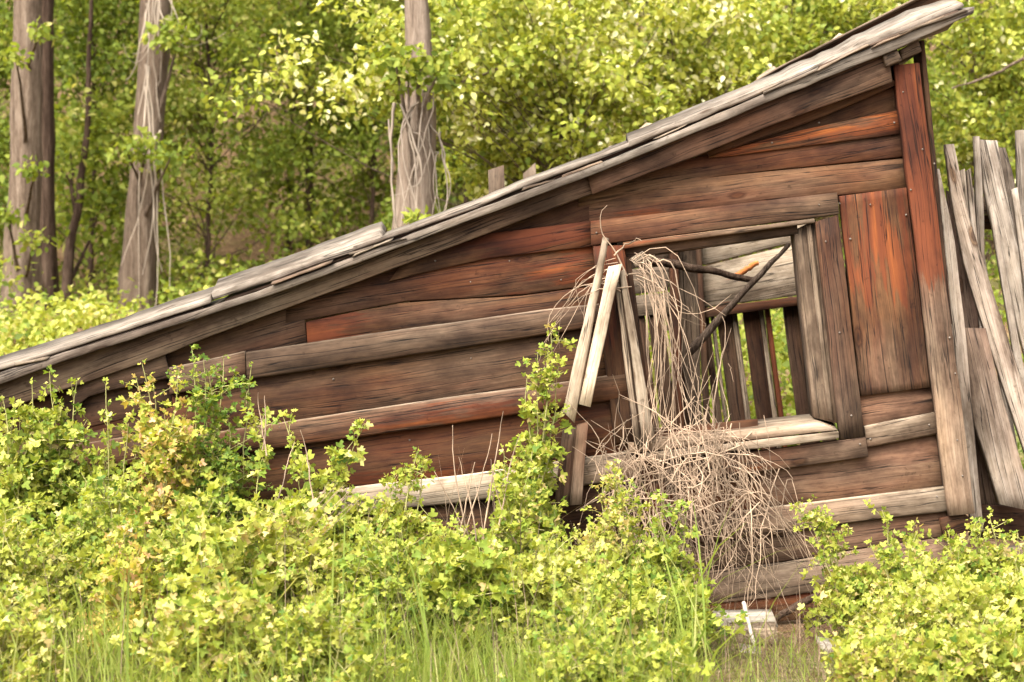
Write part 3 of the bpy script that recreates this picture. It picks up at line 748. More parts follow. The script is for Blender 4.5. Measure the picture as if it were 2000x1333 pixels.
y_ = (-.10, -.14, -.18, -.16)
G = []
G.append(vine_stems(16, (1248, 515, -.06), (1310, 500, -.10), (1350, 690, -.12), (1325, 850, -.12), [(12, 14, .01), (36, 40, .02), (50, 70, .03), (70, 100, .05)], jit=.009))
G.append(vine_stems(17, (1252, 525, -.05), (1290, 560, -.09), (1300, 760, -.11), (1300, 960, -.14), [(10, 14, .01), (24, 34, .02), (34, 70, .03), (60, 110, .05)], jit=.009))
G.append(vine_stems(4, (1250, 530, -.06), (1290, 560, -.08), (1310, 640, -.09), (1380, 740, -.10), [(8, 10, .01), (14, 30, .02), (18, 60, .02), (24, 90, .03)], jit=.007))
for x0 in range(1195, 1480, 16):       # curtains hanging over the sill and down the wall
    k_ = 1.0 if x0 > 1260 else .6
    G.append(vine_stems(max(2, int(4 * k_)), (x0, 885, -.13), (x0 + 4, 930, -.17), (x0 + 6, 985, -.17), (x0 + 10, 1050, -.16), [(12, 40, .03), (20, 50, .03), (26, 60, .04), (34, 75, .05)], r=(.0008, .0027), jit=.013))
for x0 in range(1230, 1500, 30):
    G.append(vine_stems(7, (x0, 960, -.14), (x0 + 10, 1040, -.2), (x0 + 15, 1100, -.2), (x0 + 25, 1165, -.22), [(20, 50, .03), (26, 50, .04), (30, 50, .05), (44, 40, .06)], r=(.0010, .0024), jit=.012))
G.append(vine_stems(18, (1350, 850, -.04), (1400, 835, -.12), (1440, 860, -.16), (1450, 960, -.16), [(60, 10, .04), (40, 16, .04), (30, 24, .04), (40, 60, .05)], jit=.009))
G.append(vine_stems(11, (1330, 960, -.18), (1400, 880, -.24), (1500, 960, -.22), (1545, 1110, -.2), [(80, 40, .04), (60, 50, .05), (50, 60, .05), (60, 60, .06)]))
G.append(vine_stems(14, (1260, 1000, -.16), (1300, 900, -.22), (1380, 960, -.22), (1420, 1080, -.2), [(80, 60, .04), (80, 70, .05), (80, 60, .05), (80, 60, .06)], jit=.012))
G.append(vine_stems(24, (1200, 1000, -.12), (1220, 930, -.2), (1260, 900, -.2), (1250, 830, -.15), [(50, 60, .04), (50, 50, .05), (60, 50, .05), (70, 60, .05)], jit=.012))
G.append(vine_stems(20, (1400, 960, -.2), (1380, 900, -.22), (1340, 840, -.2), (1330, 760, -.14), [(60, 50, .04), (50, 40, .04), (50, 40, .04), (60, 50, .05)], jit=.010))
G.append(vine_stems(9, (1205, 540, -.12), (1150, 530, -.13), (1095, 580, -.13), (1085, 660, -.12), [(10, 20, .01), (20, 20, .02), (24, 30, .02), (34, 40, .03)]))
G.append(vine_stems(12, (1460, 940, -.2), (1520, 980, -.2), (1570, 1060, -.22), (1610, 1150, -.24), [(40, 60, .03), (40, 60, .03), (40, 60, .04), (50, 60, .05)], r=(.0010, .002)))
G.append(vine_stems(1, (1228, 540, -.1), (1190, 470, -.12), (1160, 430, -.12), (1186, 400, -.12), [(1, 1, .0)] * 4, r=(.003, .003)))
G.append(vine_stems(1, (1200, 500, -.12), (1230, 470, -.14), (1250, 480, -.14), (1268, 484, -.14), [(1, 1, .0)] * 4, r=(.003, .003)))
G.append(vine_stems(1, (1390, 830, -.1), (1410, 700, -.1), (1425, 660, -.1), (1412, 620, -.1), [(1, 1, .0)] * 4, r=(.003, .003)))
for k_ in range(46):                    # snapped twigs caught in the tangle
    cx, cy = rng.normal(1345, 75), rng.normal(960, 85); an = rng.uniform(0, PI); L_ = rng.uniform(25, 75)
    dx_, dy_ = math.cos(an) * L_, math.sin(an) * L_; yy = rng.uniform(-.24, -.14)
    G.append(vine_stems(1, (cx - dx_, cy - dy_, yy), (cx - dx_ * .3, cy - dy_ * .3, yy), (cx + dx_ * .3, cy + dy_ * .3, yy), (cx + dx_, cy + dy_, yy), [(3, 3, .01)] * 4, r=(.0012, .0030), jit=.004))
build_vine('dead_vine', 'tangle of dead straw coloured vine stems spilling out of the window', G, STRAW, tuple(P(1320, 1150, -.2)))
# ------------------------------------------------------------------ trees behind the shed
def trunk_mesh(pts, sides=16, rings=46, rough=.07, buttress=.25):
    """pts: list of (x,y,z,r)"""
    p = np.array(pts, float)
    t = np.linspace(0, 1, rings); s = np.linspace(0, 1, len(p))
    path = np.stack([np.interp(t, s, p[:, i]) for i in range(3)], 1)
    path[:, :2] += np.cumsum(rng.normal(0, .006, (rings, 2)), 0) * .5
    r = np.interp(t, s, p[:, 3]) * (1 + rng.normal(0, .015, rings))
    r = r * (1 + buttress * np.exp(-t * 22))
    V, q = tube_arrays(path[None], r[None], sides)
    V = V.reshape(rings, sides, 3)
    ridge = 1 + rough * np.sin(np.arange(sides) * 2 * PI / sides * 5 + rng.uniform(0, 6))[None] + rng.normal(0, rough * .5, (rings, sides))
    V = path[:, None] + (V - path[:, None]) * ridge[..., None]
    return V.reshape(-1, 3), q


def crown_arrays(centers, rad, nleaf, size, tint=(.5, .22), tv=OVA_V, tf=OVA_F, up=(0, -.35, .8), flat=.7, rnd=.75):
    """leaf clumps round the centres"""
    C = np.asarray(centers); K = len(C)
    rad = np.broadcast_to(rad, (K,))
    idx = np.repeat(np.arange(K), nleaf)
    N = len(idx)
    off = rng.normal(0, 1, (N, 3)); off /= np.linalg.norm(off, axis=1, keepdims=True)
    off *= (rng.random(N) ** .45)[:, None]
    off[:, 2] *= flat
    pos = C[idx] + off * rad[idx][:, None]
    d = unit(off * .6 + rng.normal(0, .7, (N, 3)) + np.array([0, 0, -.35]))
    nr = np.array(up) + rng.normal(0, rnd, (N, 3))
    ct = rng.normal(0, .12, K)
    tn = np.clip(rng.normal(tint[0], tint[1], N) + ct[idx], 0, 1)
    sz = size * rng.uniform(.6, 1.3, N)
    return leaf_arrays(pos, d, nr, sz, tn, tv, tf)


def limbs(starts, ends, r0, r1, m=6, sag=.0, sides=5):
    starts = np.asarray(starts); ends = np.asarray(ends); N = len(ends)
    mid = (starts + ends) / 2 + rng.normal(0, .06, (N, 3)) * np.linalg.norm(ends - starts, axis=1, keepdims=True) + np.array([0, 0, sag])
    path = bez(starts, mid, ends, m)
    path += rng.normal(0, .008, path.shape)
    rad = np.linspace(0, 1, m)[None] * (r1 - r0) + r0
    return tube_arrays(path, np.repeat(rad, N, 0), sides)


def join(parts):
    Vs, Fs, off = [], [], 0
    for V, F in parts:
        Vs.append(V); Fs.append(np.asarray(F) + off); off += len(V)
    return np.concatenate(Vs), np.concatenate(Fs)


def tree(name, label, trunk_pts, centers, rad, nleaf, size, bark, leafmat, cat='tree', group=None, tint=(.5, .22), tv=OVA_V, tf=OVA_F, limb_r=.02, flat=.7, sides=16, extra_limbs=None):
    base = trunk_pts[0][:3]
    e = empty(name, base, None, label, cat, group)
    V, q = trunk_mesh(trunk_pts, sides)
    parts = [(V, q)]
    C = np.asarray(centers)
    if len(C):
        p = np.array(trunk_pts)
        st = []
        for c in C:
            zz = np.clip(c[2] - rng.uniform(.2, .9), p[0, 2] + .3, p[-1, 2])
            st.append([np.interp(zz, p[:, 2], p[:, 0]), np.interp(zz, p[:, 2], p[:, 1]), zz])
        parts.append(limbs(st, C, limb_r, limb_r * .3))
    if extra_limbs is not None: parts.append(extra_limbs)
    V, q = join(parts)
    mesh_obj('trunk', V, [q], bark, base, e)
    if len(C):
        V, F, t = crown_arrays(C, rad, nleaf, size, tint, tv, tf, flat=flat)
        o = mesh_obj('crown', V, [F], leafmat, base, e, {'tint': t}, smooth=False)
        o['kind'] = 'stuff'
    return e


def tp(pxs, y, top_z=8.5):
    """trunk from [(px,py,width_px)] top to bottom at depth y, carried on up to top_z and down into the ground"""
    d = (y + CAM_D) * KPX
    pts = [(*P(px, py, y), w * d / 2) for px, py, w in pxs][::-1]
    b = pts[0]; g = float(ground_z(b[0], y)) - .12
    if b[2] > g: pts = [(b[0] - (pts[1][0] - b[0]) * .1, y, g, b[3] * 1.08)] + pts
    t = pts[-1]
    pts.append((t[0] + (t[0] - pts[-2][0]) * .6, y, top_z, t[3] * .6))
    # even spacing in z so that interpolation by index stays true
    z = np.linspace(pts[0][2], pts[-1][2], 9); pa = np.array(pts)
    return [(np.interp(k, pa[:, 2], pa[:, 0]), y, k, np.interp(k, pa[:, 2], pa[:, 3])) for k in z]


def high_crown(x, y, n=14, z=(7.5, 9.5), s=2.0):
    return np.c_[rng.normal(x, s * .6, n), rng.normal(y, s * .6, n), rng.uniform(*z, n)]


def px_centers(lst, y, sy=.3):
    return np.array([P(px, py, y + rng.normal(0, sy)) for px, py in lst])


T = tp([(52, -10, 54), (50, 200, 57), (46, 420, 62), (42, 625, 68)], 6.4)
tree('cottonwood_tree', 'thick grey furrowed trunk at the far left edge', T, np.vstack([high_crown(T[-1][0], 6.4), px_centers([(30, 110), (85, 60), (62, 330), (20, 420), (70, 470)], 6.0)]), np.r_[np.full(14, .5), np.full(5, .11)], 60, .055, BARK_GREY, LEAF_WOOD)
T = tp([(92, -10, 34), (90, 300, 32), (92, 590, 38)], 7.0)
tree('cottonwood_tree', 'darker slim trunk close behind the thick grey left trunk', T, high_crown(T[-1][0], 7.0, 8), .45, 260, .06, BARK_BROWN, LEAF_WOOD)
T = tp([(172, 240, 12), (160, 380, 16), (132, 500, 20), (128, 600, 22)], 7.4, 4.2)
tree('young_tree', 'thin brown leaning stem between the two left trunks', T, px_centers([(170, 230), (120, 330), (190, 420), (140, 280)], 7.4), .45, 300, .06, BARK_BROWN, LEAF_WOOD, sides=8)
T = tp([(303, -10, 58), (296, 200, 56), (275, 420, 58), (266, 620, 66)], 6.9)
tree('cottonwood_tree', 'brown trunk wrapped in leaves above the low roof end', T, np.vstack([high_crown(T[-1][0], 7.6), px_centers([(320, 72), (350, 60), (290, 285), (335, 300), (250, 300), (310, 330)], 6.4)]), np.r_[np.full(14, .5), np.full(6, .16)], 90, .055, BARK_GREY, LEAF_WOOD)
T = tp([(597, -10, 13), (600, 200, 14), (602, 440, 15)], 9.0)
tree('young_tree', 'thin straight dark stem amid green foliage left of centre', T, high_crown(T[-1][0], 9.0, 6), .45, 240, .06, BARK_BROWN, LEAF_WOOD, sides=8)
T = tp([(812, -10, 38), (818, 130, 52), (822, 260, 66), (806, 400, 78), (798, 480, 86)], 3.9)
tree('cottonwood_tree', 'grey fibrous trunk rising behind the middle of the roof', T, np.vstack([high_crown(T[-1][0], 3.9), px_centers([(815, 430), (770, 120), (830, 110), (800, 150), (850, 150)], 3.55, .05)]), np.r_[np.full(14, .4), [.08], np.full(4, .13)], 60, .055, BARK_PALE, LEAF_WOOD)
# dead vines on that trunk
G = [vine_stems(6, (822, 190, 3.68), (806, 260, 3.66), (800, 340, 3.64), (796, 470, 3.62), [(22, 40, .05), (24, 40, .05), (28, 40, .05), (34, 40, .05)], r=(.003, .006), jit=.012),
     vine_stems(7, (840, 250, 3.75), (860, 300, 3.7), (860, 370, 3.7), (850, 460, 3.7), [(16, 30, .1), (20, 40, .1), (20, 40, .1), (26, 40, .1)], r=(.003, .005), jit=.015),
     vine_stems(2, (768, 230, 3.75), (760, 300, 3.7), (762, 380, 3.7), (764, 480, 3.7), [(6, 20, .05), (6, 30, .05), (6, 40, .05), (6, 30, .05)], r=(.005, .009), jit=.012)]
build_vine('dead_vine', 'dry grey vine stems hanging on the trunk behind the roof', G, make_plain('grey_vine', (.24, .19, .145), .85, .4, (3, 3, 3)), tuple(P(800, 480, 3.7)))
G = [vine_stems(6, (300, -20, 6.7), (296, 60, 6.65), (280, 120, 6.6), (262, 200, 6.6), [(14, 20, .05), (20, 20, .05), (26, 40, .05), (30, 60, .05)], r=(.004, .008), jit=.012),
     vine_stems(5, (312, 0, 6.7), (330, 60, 6.65), (350, 80, 6.6), (372, 60, 6.6), [(14, 20, .05), (20, 20, .05), (26, 40, .05), (30, 60, .05)], r=(.003, .006), jit=.015),
     vine_stems(6, (290, 200, 6.65), (300, 300, 6.6), (300, 380, 6.6), (280, 560, 6.6), [(16, 60, .05), (20, 40, .05), (16, 60, .05), (18, 60, .05)], r=(.005, .009), jit=.012)]
build_vine('dead_vine', 'pale dead vine stems hanging on the leafy left trunk', G, make_plain('pale_vine', (.30, .24, .185), .85, .4, (3, 3, 3)), tuple(P(290, 560, 7.1)))

# ------------------------------------------------------------------ broad leafy shrubs and saplings that fill the bank
def clump_centers(x, y, z0, w, h, dp, n):
    """points through a rounded crown, denser to its skin"""
    a = rng.normal(0, 1, (n, 3)); a /= np.linalg.norm(a, axis=1, keepdims=True)
    a *= (rng.random(n) ** .4)[:, None]
    return np.c_[x + a[:, 0] * w, y + a[:, 1] * dp, z0 + h * (.5 + .5 * a[:, 2])]


BG = [  # px
    (-620, 9.0, 1.3, 4.6, 30, .45, 'green sapling well outside the left picture edge'),
    (-310, 8.6, 1.2, 4.4, 30, .45, 'green sapling just outside the left picture edge'),
    (2330, 9.0, 1.3, 4.8, 30, .45, 'green sapling outside the right picture edge'),
    # px, y, half width m, height m, clumps, tint, label
    (-40, 8.4, 1.0, 3.6, 34, .42, 'green leafy sapling behind the far left trunk'),
    (175, 8.2, 1.0, 4.2, 40, .40, 'dense green sapling between the left trunk and the leafy trunk'),
    (400, 8.0, 1.1, 4.2, 44, .55, 'bright green sapling just right of the leafy trunk'),
    (560, 9.6, 1.2, 4.6, 44, .42, 'green sapling around the thin straight dark stem'),
    (720, 8.6, 1.0, 4.0, 44, .38, 'deep green sapling left of the trunk behind the roof'),
    (900, 8.2, 1.1, 4.2, 40, .45, 'green sapling right of the trunk behind the roof'),
    (1080, 9.0, 1.2, 4.6, 40, .45, 'green sapling behind the two stub posts above the roof'),
    (1290, 9.4, 1.2, 5.0, 40, .45, 'green sapling far behind the middle of the right roof slope'),
    (1500, 9.0, 1.2, 5.0, 40, .48, 'green sapling far behind the lifted roof shakes'),
    (1730, 9.4, 1.2, 5.0, 40, .45, 'green sapling far behind the top corner of the roof'),
    (1960, 9.0, 1.2, 5.0, 40, .42, 'green sapling behind the leaning fence at right'),
]
for (px, y, w, h, n, tn, lab) in BG:
    x = P(px, 600, y)[0]; g = float(ground_z(x, y))
    n = int(n * 1.5); C = clump_centers(x, y, g + .05, w, h, .7, n)
    tree('sapling', lab, [(x, y, g - .1, .02), (x + .05, y, g + h * .35, .017), (x - .04, y, g + h * .7, .012), (x, y, g + h * .95, .006)], C, rng.uniform(.22, .44, n), 210, .047, BARK_BROWN, LEAF_WOOD, 'sapling', 'saplings on the bank', (tn, .2), limb_r=.006, sides=7)

# the wood that climbs the hill, one mass
def far_wood():
    Cs = []
    for y, n, hh in ((11, 220, 4.6), (14, 260, 5.5), (18, 280, 7.0), (24, 260, 9.0)):
        n = int(n * 1.5); hw = (y + 8) * .42
        x = rng.uniform(-hw, hw, n)
        yy = y + rng.uniform(-1, 1, n)
        Cs.append(np.c_[x, yy, ground_z(x, yy) + rng.uniform(.1, hh, n)])
    C = np.concatenate(Cs)
    V, F, t = crown_arrays(C, rng.uniform(.5, 1.1, len(C)), 120, .085, (.45, .22), DIA_V, DIA_F)
    o = mesh_obj('far_wood', V, [F], LEAF_WOOD, tuple(P(1000, 600, 14)), None, {'tint': t}, smooth=False)
    tag(o, 'dim green wood filling the hillside behind the saplings', 'woodland', kind='stuff')


far_wood()

# the pale broad-leaved trees right of centre, nearer than the rest
def poplar(name, label, px, y, boughs, ncl, nleaf, seed_tint, size=.047):
    x = P(px, 500, y)[0]; g = float(ground_z(x, y))
    tk = [(x, y + .5, g - .1, .05), (x + .03, y + .5, g + 1.0, .035), (x - .05, y + .4, g + 2.0, .022), (x + .04, y + .4, g + 3.2, .014), (x, y + .3, g + 4.2, .008)]
    C, st, en = [], [], []
    for (a, b, dy) in boughs:
        c = P(a, b, y + dy)
        C.append(c)
        for k in range(ncl):
            C.append(c + rng.normal(0, 1, 3) * np.array([.30, .22, .17]))
    return tree(name, label, tk, np.array(C), rng.uniform(.14, .26, len(C)), nleaf, size, BARK_GREY, LEAF_POPLAR, 'tree', 'pale leaved trees behind the roof', (seed_tint, .22), limb_r=.006, flat=.75, sides=9)


poplar('poplar_tree', 'pale leaved tree whose bough crosses the trunk behind the roof', 1120, 4.6,
       [(740, 110, -.3), (790, 105, -.5), (860, 120, -.4), (920, 70, 0), (960, 120, 0), (1010, 60, .1), (1070, 120, 0), (715, 165, -.3), (780, 160, -.4), (950, 15, .1), (1060, 20, 0), (1000, 180, 0), (1120, 60, 0), (1100, 190, .2), (1180, 130, 0), (930, 200, -.1), (1150, 10, .2)], 4, 100, .62)
poplar('poplar_tree', 'bright pale leaved tree behind the middle of the roof slope', 1330, 4.9,
       [(1040, 260, -.2), (1100, 290, 0), (1150, 230, 0), (1200, 180, 0), (1250, 120, 0), (1300, 60, 0), (1350, 110, 0), (1400, 40, 0), (1230, 40, .2), (1310, 170, -.1), (1180, 260, -.2), (1390, 160, 0), (960, 360, -.1), (960, 300, 0), (1000, 320, 0), (1290, 10, .2), (1430, 120, .1), (1060, 340, -.2)], 4, 100, .60)
poplar('poplar_tree', 'yellowish leaved tree behind the lifted roof shakes', 1560, 5.3,
       [(1450, 60, 0), (1500, 20, 0), (1540, 90, 0), (1600, 40, 0), (1660, 10, 0), (1480, 130, -.1), (1420, 180, -.1), (1580, -30, 0), (1700, -20, .1), (1380, 220, 0), (1720, 40, 0)], 4, 100, .52)
poplar('poplar_tree', 'pale leaved tree showing beyond the right roof corner', 1930, 5.6,
       [(1860, 80, 0), (1900, 40, 0), (1960, 80, 0), (1990, 20, 0), (1850, 200, .1), (1930, 170, 0), (1980, 220, 0), (1840, 20, 0), (1900, 280, .1), (2030, 120, 0), (1960, 130, -.1), (1870, 340, .2), (1950, 420, .2), (2010, 330, 0)], 3, 100, .48)
pole('bare_branch', 'slender pale branch arching through the leaves behind the roof', P(765, 178, 4.1), P(1005, 120, 4.2), .006, .010, BARK_GREY, -.05, 'branch')
pole('bare_branch', 'thin bare twig reaching out beyond the right roof corner', P(1860, 172, 4.6), P(2010, 110, 4.9), .006, .010, BARK_GREY, -.02, 'branch')

# low weeds on the bank behind the low end of the roof
def low_weeds():
    n = 170
    px = rng.uniform(-120, 430, n); y = rng.uniform(2.2, 5.6, n)
    C = np.array([P(a, 0, b) for a, b in zip(px, y)])
    C[:, 2] = ground_z(C[:, 0], C[:, 1]) + rng.uniform(.0, .28, n)
    V, F, t = crown_arrays(C, rng.uniform(.10, .2, n), 60, .045, (.72, .2))
    o = mesh_obj('weeds', V, [F], LEAF_CURRANT, tuple(P(150, 640, 4)), None, {'tint': t}, smooth=False)
    tag(o, 'yellow green weeds on the bank behind the low roof end', 'weeds', kind='stuff')
    n = 1000
    x = rng.uniform(-6.5, 6.0, n); y = rng.uniform(2.3, 13.5, n)
    C = np.c_[x, y, ground_z(x, y) + rng.uniform(0, .3, n)]
    xb = rng.uniform(.6, 2.0, 90); yb = rng.uniform(2.3, 4.2, 90)
    C = np.vstack([C, np.c_[xb, yb, ground_z(xb, yb) + rng.uniform(0, .75, 90)]]); n = len(C)
    V, F, t = crown_arrays(C, rng.uniform(.15, .32, n), 50, .055, (.5, .22), DIA_V, DIA_F)
    o = mesh_obj('undergrowth', V, [F], LEAF_WOOD, tuple(P(1000, 640, 5)), None, {'tint': t}, smooth=False)
    tag(o, 'green undergrowth covering the bank between the trunks', 'undergrowth', kind='stuff')


low_weeds()

# ------------------------------------------------------------------ currant shrubs in front of the wall
def shrub(label, px, y, top_py, half_px, nst=26, tips=(), tint=(.55, .2), mat=None, size=.0245, dens=1.35, name='currant_shrub'):
    d = (y + CAM_D) * KPX
    x = (px - 1000) * d; g = float(ground_z(x, y))
    H = max(.22, CAM_Z - (top_py - 666.5) * d - g); R = half_px * d
    base = np.array([x, y, g])
    e = empty(name, base, None, label, 'shrub', 'currant shrubs in front of the shed')
    a = rng.uniform(0, 2 * PI, nst); rr = np.sqrt(rng.random(nst))
    ends = np.c_[x + R * rr * np.cos(a), y + min(R, .34) * rr * np.sin(a), g + H * (1 - .45 * rr ** 2) * rng.uniform(.42, 1.0, nst)]
    ends = np.vstack([ends] + [P(t[0], t[1], y + rng.uniform(-.05, .05))[None] for t in tips])
    n = len(ends)
    st = base + np.c_[rng.normal(0, R * .3, n), rng.normal(0, .05, n), np.full(n, -.02)]
    st[:, 2] = ground_z(st[:, 0], st[:, 1]) - .02
    mid = st * .55 + ends * .45; mid[:, 2] = g + (ends[:, 2] - g) * .7
    m = 9
    path = bez(st, mid, ends, m) + rng.normal(0, .005, (n, m, 3))
    if mat is None: mat = LEAF_CURRANT
    V1, q1 = tube_arrays(path, np.repeat(np.linspace(.0042, .0014, m)[None], n, 0), 4)
    # side twigs
    nt_ = int(10 * dens) + 1
    si = np.repeat(np.arange(n), nt_)
    tt = rng.uniform(.35, .97, len(si)) * (m - 1); i0 = tt.astype(int); f = (tt - i0)[:, None]
    sp = path[si, i0] * (1 - f) + path[si, np.minimum(i0 + 1, m - 1)] * f
    dr = unit(rng.normal(0, 1, (len(si), 3)) + np.array([0, -.25, .55]))
    ln = rng.uniform(.05, .17, len(si))
    is_tip = si >= nst
    ln[is_tip] *= .5
    ep = sp + dr * ln[:, None]
    tw = bez(sp, (sp + ep) / 2 + rng.normal(0, .01, sp.shape), ep, 4)
    V2, q2 = tube_arrays(tw, np.repeat(np.linspace(.0018, .0009, 4)[None], len(si), 0), 3)
    V, q = join([(V1, q1), (V2, q2)])
    mesh_obj('stems', V, [q], TWIG, base, e)['kind'] = 'stuff'
    # leaves: single ones along the stems, little rosettes at the twig ends
    pos, din, szf = [], [], []
    k = int(7 * dens); N = n
    ii = np.repeat(np.arange(N), k)
    tt = (.3 + .7 * rng.random(len(ii)) ** .8) * (m - 1.001); j = tt.astype(int); f = (tt - j)[:, None]
    p = path[ii, j] * (1 - f) + path[ii, j + 1] * f
    o = unit(rng.normal(0, 1, p.shape) * np.array([1, 1, .5]) + np.array([0, -.2, .1]))
    pos.append(p + o * rng.uniform(.004, .02, len(p))[:, None]); din.append(o); szf.append(rng.uniform(.6, 1.3, len(p)))
    tipp = np.concatenate([tw[:, -1], tw[:, 2], path[:, -1]]); tdir = unit(np.concatenate([tw[:, -1] - tw[:, 0], tw[:, -1] - tw[:, 0], path[:, -1] - path[:, -3]]))
    rs = rng.lognormal(0, .32, len(tipp)).clip(.5, 1.25)
    k = 5; ii = np.repeat(np.arange(len(tipp)), k)
    o = unit(rng.normal(0, 1, (len(ii), 3)) + tdir[ii] * .55)
    pos.append(tipp[ii] + o * rng.uniform(.002, .016, len(ii))[:, None]); din.append(o); szf.append(rs[ii] * rng.uniform(.65, 1.15, len(ii)))
    pos = np.concatenate(pos); din = np.concatenate(din); szf = np.concatenate(szf)
    N = len(pos)
    nr = np.array([-.1, -.5, .8]) + rng.normal(0, .75, (N, 3))
    hh = (pos[:, 2] - g) / H
    tn = np.clip(rng.normal(tint[0], tint[1], N) + .10 * (rng.random(N) < .1), 0, 1)
    sz = size * szf * np.where(hh > .92, .75, 1)
    V, F, t = leaf_arrays(pos, din + np.array([0, 0, -.15]), nr, sz, tn)
    o = mesh_obj('foliage', V, [F], mat, base, e, {'tint': t}, smooth=False)
    o['kind'] = 'stuff'
    return e


SH = [
    # against the wall, left to right
    ('leafy shrub under the low roof end at the left picture edge', 20, -.40, 800, 90, 30, [(2, 770), (30, 790)]),
    ('tall bright shrub under the roof edge near the left', 110, -.32, 752, 80, 34, [(96, 725), (60, 745), (150, 745)]),
    ('shrub with one upright sprig left of the blushing shrub', 215, -.36, 790, 85, 32, [(208, 755), (250, 830)]),
    ('tall green shrub with a dense head reaching the fascia board', 415, -.26, 700, 70, 34, [(378, 672), (490, 718), (440, 700), (395, 700)]),
    ('shrub with a long side shoot reaching across the lower siding', 590, -.45, 850, 110, 40, [(716, 828), (510, 810), (555, 820), (690, 860)]),
    ('low shrub in front of the pale lower batten', 740, -.48, 960, 90, 34, [(815, 885), (765, 925), (835, 898)]),
    ('small shrub in front of the dark gap left of the tall sprig shrub', 880, -.52, 1010, 80, 28, []),
    ('tall slender shrub climbing beside the leaning sash stiles', 1035, -.22, 770, 40, 22, [(1082, 645), (1050, 690), (1092, 715), (1070, 680), (1030, 740)]),
    ('shrub just left of the broken post stub', 1000, -.45, 930, 62, 28, [(985, 880), (1040, 880)]),
    ('shrub below the leaning grooved rail', 1200, -.50, 990, 80, 30, [(1205, 905), (1180, 925), (1225, 940)]),
    ('shrub at the foot of the dead vine tangle', 1280, -.55, 1050, 80, 26, [(1210, 965), (1290, 975), (1340, 990)]),
    ('small shrub whose shoot leans left over the lower right siding', 1665, -.40, 1100, 50, 15, [(1562, 980), (1600, 1005), (1630, 1030), (1590, 1000)]),
    ('shrub with a single upright sprig below the corner board', 1760, -.42, 1090, 75, 28, [(1722, 1000), (1700, 1060), (1790, 1035)]),
    ('shrub at the foot of the corner board', 1870, -.38, 1070, 75, 30, [(1850, 1055), (1920, 1020)]),
    ('shrub in front of the fence foot at the right picture edge', 1975, -.40, 1060, 65, 28, [(1935, 1005), (1990, 1045)]),
    # middle row
    ('broad shrub filling the left edge below the tall bright shrub', 40, -1.05, 930, 120, 40, []),
    ('broad shrub below the upright sprig shrub at left', 200, -.8, 900, 120, 40, []),
    ('broad yellowish shrub below the blushing shrub', 400, -1.05, 905, 130, 46, []),
    ('broad shrub among the dry stalks left of centre', 570, -1.0, 955, 120, 40, []),
    ('broad shrub below the pale lower batten', 740, -1.05, 1030, 110, 40, []),
    ('broad shrub at the middle below the slender climbing shrub', 930, -1.0, 1030, 110, 40, []),
    ('broad bright shrub below the broken post stub', 1090, -.95, 1040, 100, 40, []),
    ('broad shrub below and left of the plank scraps', 1200, -1.0, 1110, 90, 34, []),
    ('small bright shrub just left of the plank scraps', 1330, -.8, 1150, 40, 16, []),
    ('broad shrub right of the plank scraps', 1755, -.9, 1130, 80, 32, []),
    ('broad shrub in the lower right below the corner board', 1880, -.95, 1120, 100, 36, []),
    ('shrub in the lower right corner below the fence', 2000, -.9, 1110, 70, 28, []),
    # front row
    ('low shrub filling the bottom right picture corner', 1900, -1.6, 1230, 120, 34, []),
    ('low shrub at the bottom edge right of the wood slab', 1720, -1.5, 1240, 70, 26, []),
    ('front shrub in the lower left picture corner', 10, -1.8, 1130, 95, 30, []),
    ('front shrub right of the dry patch at lower left', 430, -1.75, 1080, 120, 38, []),
    ('front shrub at the bottom edge left of centre', 620, -1.8, 1130, 130, 38, []),
    ('front shrub at the bottom edge right of the middle', 1110, -1.8, 1170, 110, 32, []),
    ('low front shrub at the bottom edge below the plank scraps', 1270, -1.75, 1240, 80, 24, []),
]
for (lab, px, y, tpy, hp, ns, tips) in SH:
    front = y < -.8
    shrub(lab, px, y, tpy, hp, int(ns * (.66 if front else .9)), tips, ((.64 if front else .54) + rng.normal(0, .08), .25), size=rng.uniform(.0205, .031), dens=1.25)
shrub('blushing shrub with pinkish young leaves before the left siding', 320, -.34, 735, 70, 32, [(278, 708), (268, 740), (300, 745), (350, 720)], (.42, .26), LEAF_BLUSH, .025)
shrub('small yellow and orange tinged shrub near the lower left', 265, -1.2, 1050, 50, 16, [(240, 1040), (215, 1050)], (.5, .25), LEAF_BLUSH, .025)

# ------------------------------------------------------------------ grass, stalks
def blades(N, xs, ys, h, w, lean=.35, m=5):
    x = rng.uniform(*xs, N); y = rng.uniform(*ys, N)
    return blades_at(x, y, h, w, lean, m)


def blades_at(x, y, h, w, lean=.35, m=5, zoff=0.0):
    N = len(x)
    b = np.c_[x, y, ground_z(x, y) - .01 + zoff]
    H = rng.uniform(*h, N)
    a = rng.uniform(0, 2 * PI, N); L = H * rng.gamma(2.0, lean / 2, N)
    dx = np.c_[np.cos(a), np.sin(a), np.zeros(N)]
    t = np.linspace(0, 1, m)[None, :, None]
    path = b[:, None] + dx[:, None] * (L[:, None, None] * t ** 2) + np.array([0, 0, 1.0]) * (H[:, None, None] * (t - .28 * (L / H)[:, None, None].clip(0, 1.3) * t ** 2.5))
    side = np.c_[-np.sin(a), np.cos(a), np.zeros(N)] * .6 + np.array([.6, 0, 0]); side = unit(side)
    W = rng.uniform(*w, N)[:, None, None] * np.array([.7, 1, .85, .55, .06])[None, :, None]
    Lf = path - side[:, None] * W; Rt = path + side[:, None] * W
    V = np.stack([Lf, Rt], 2).reshape(-1, 3)
    i = np.arange(N * m * 2).reshape(N, m, 2)
    q = np.stack([i[:, :-1, 0], i[:, :-1, 1], i[:, 1:, 1], i[:, 1:, 0]], -1).reshape(-1, 4)
    return V, q, np.repeat(np.clip(rng.normal(.5, .22, N), 0, 1), m * 2)


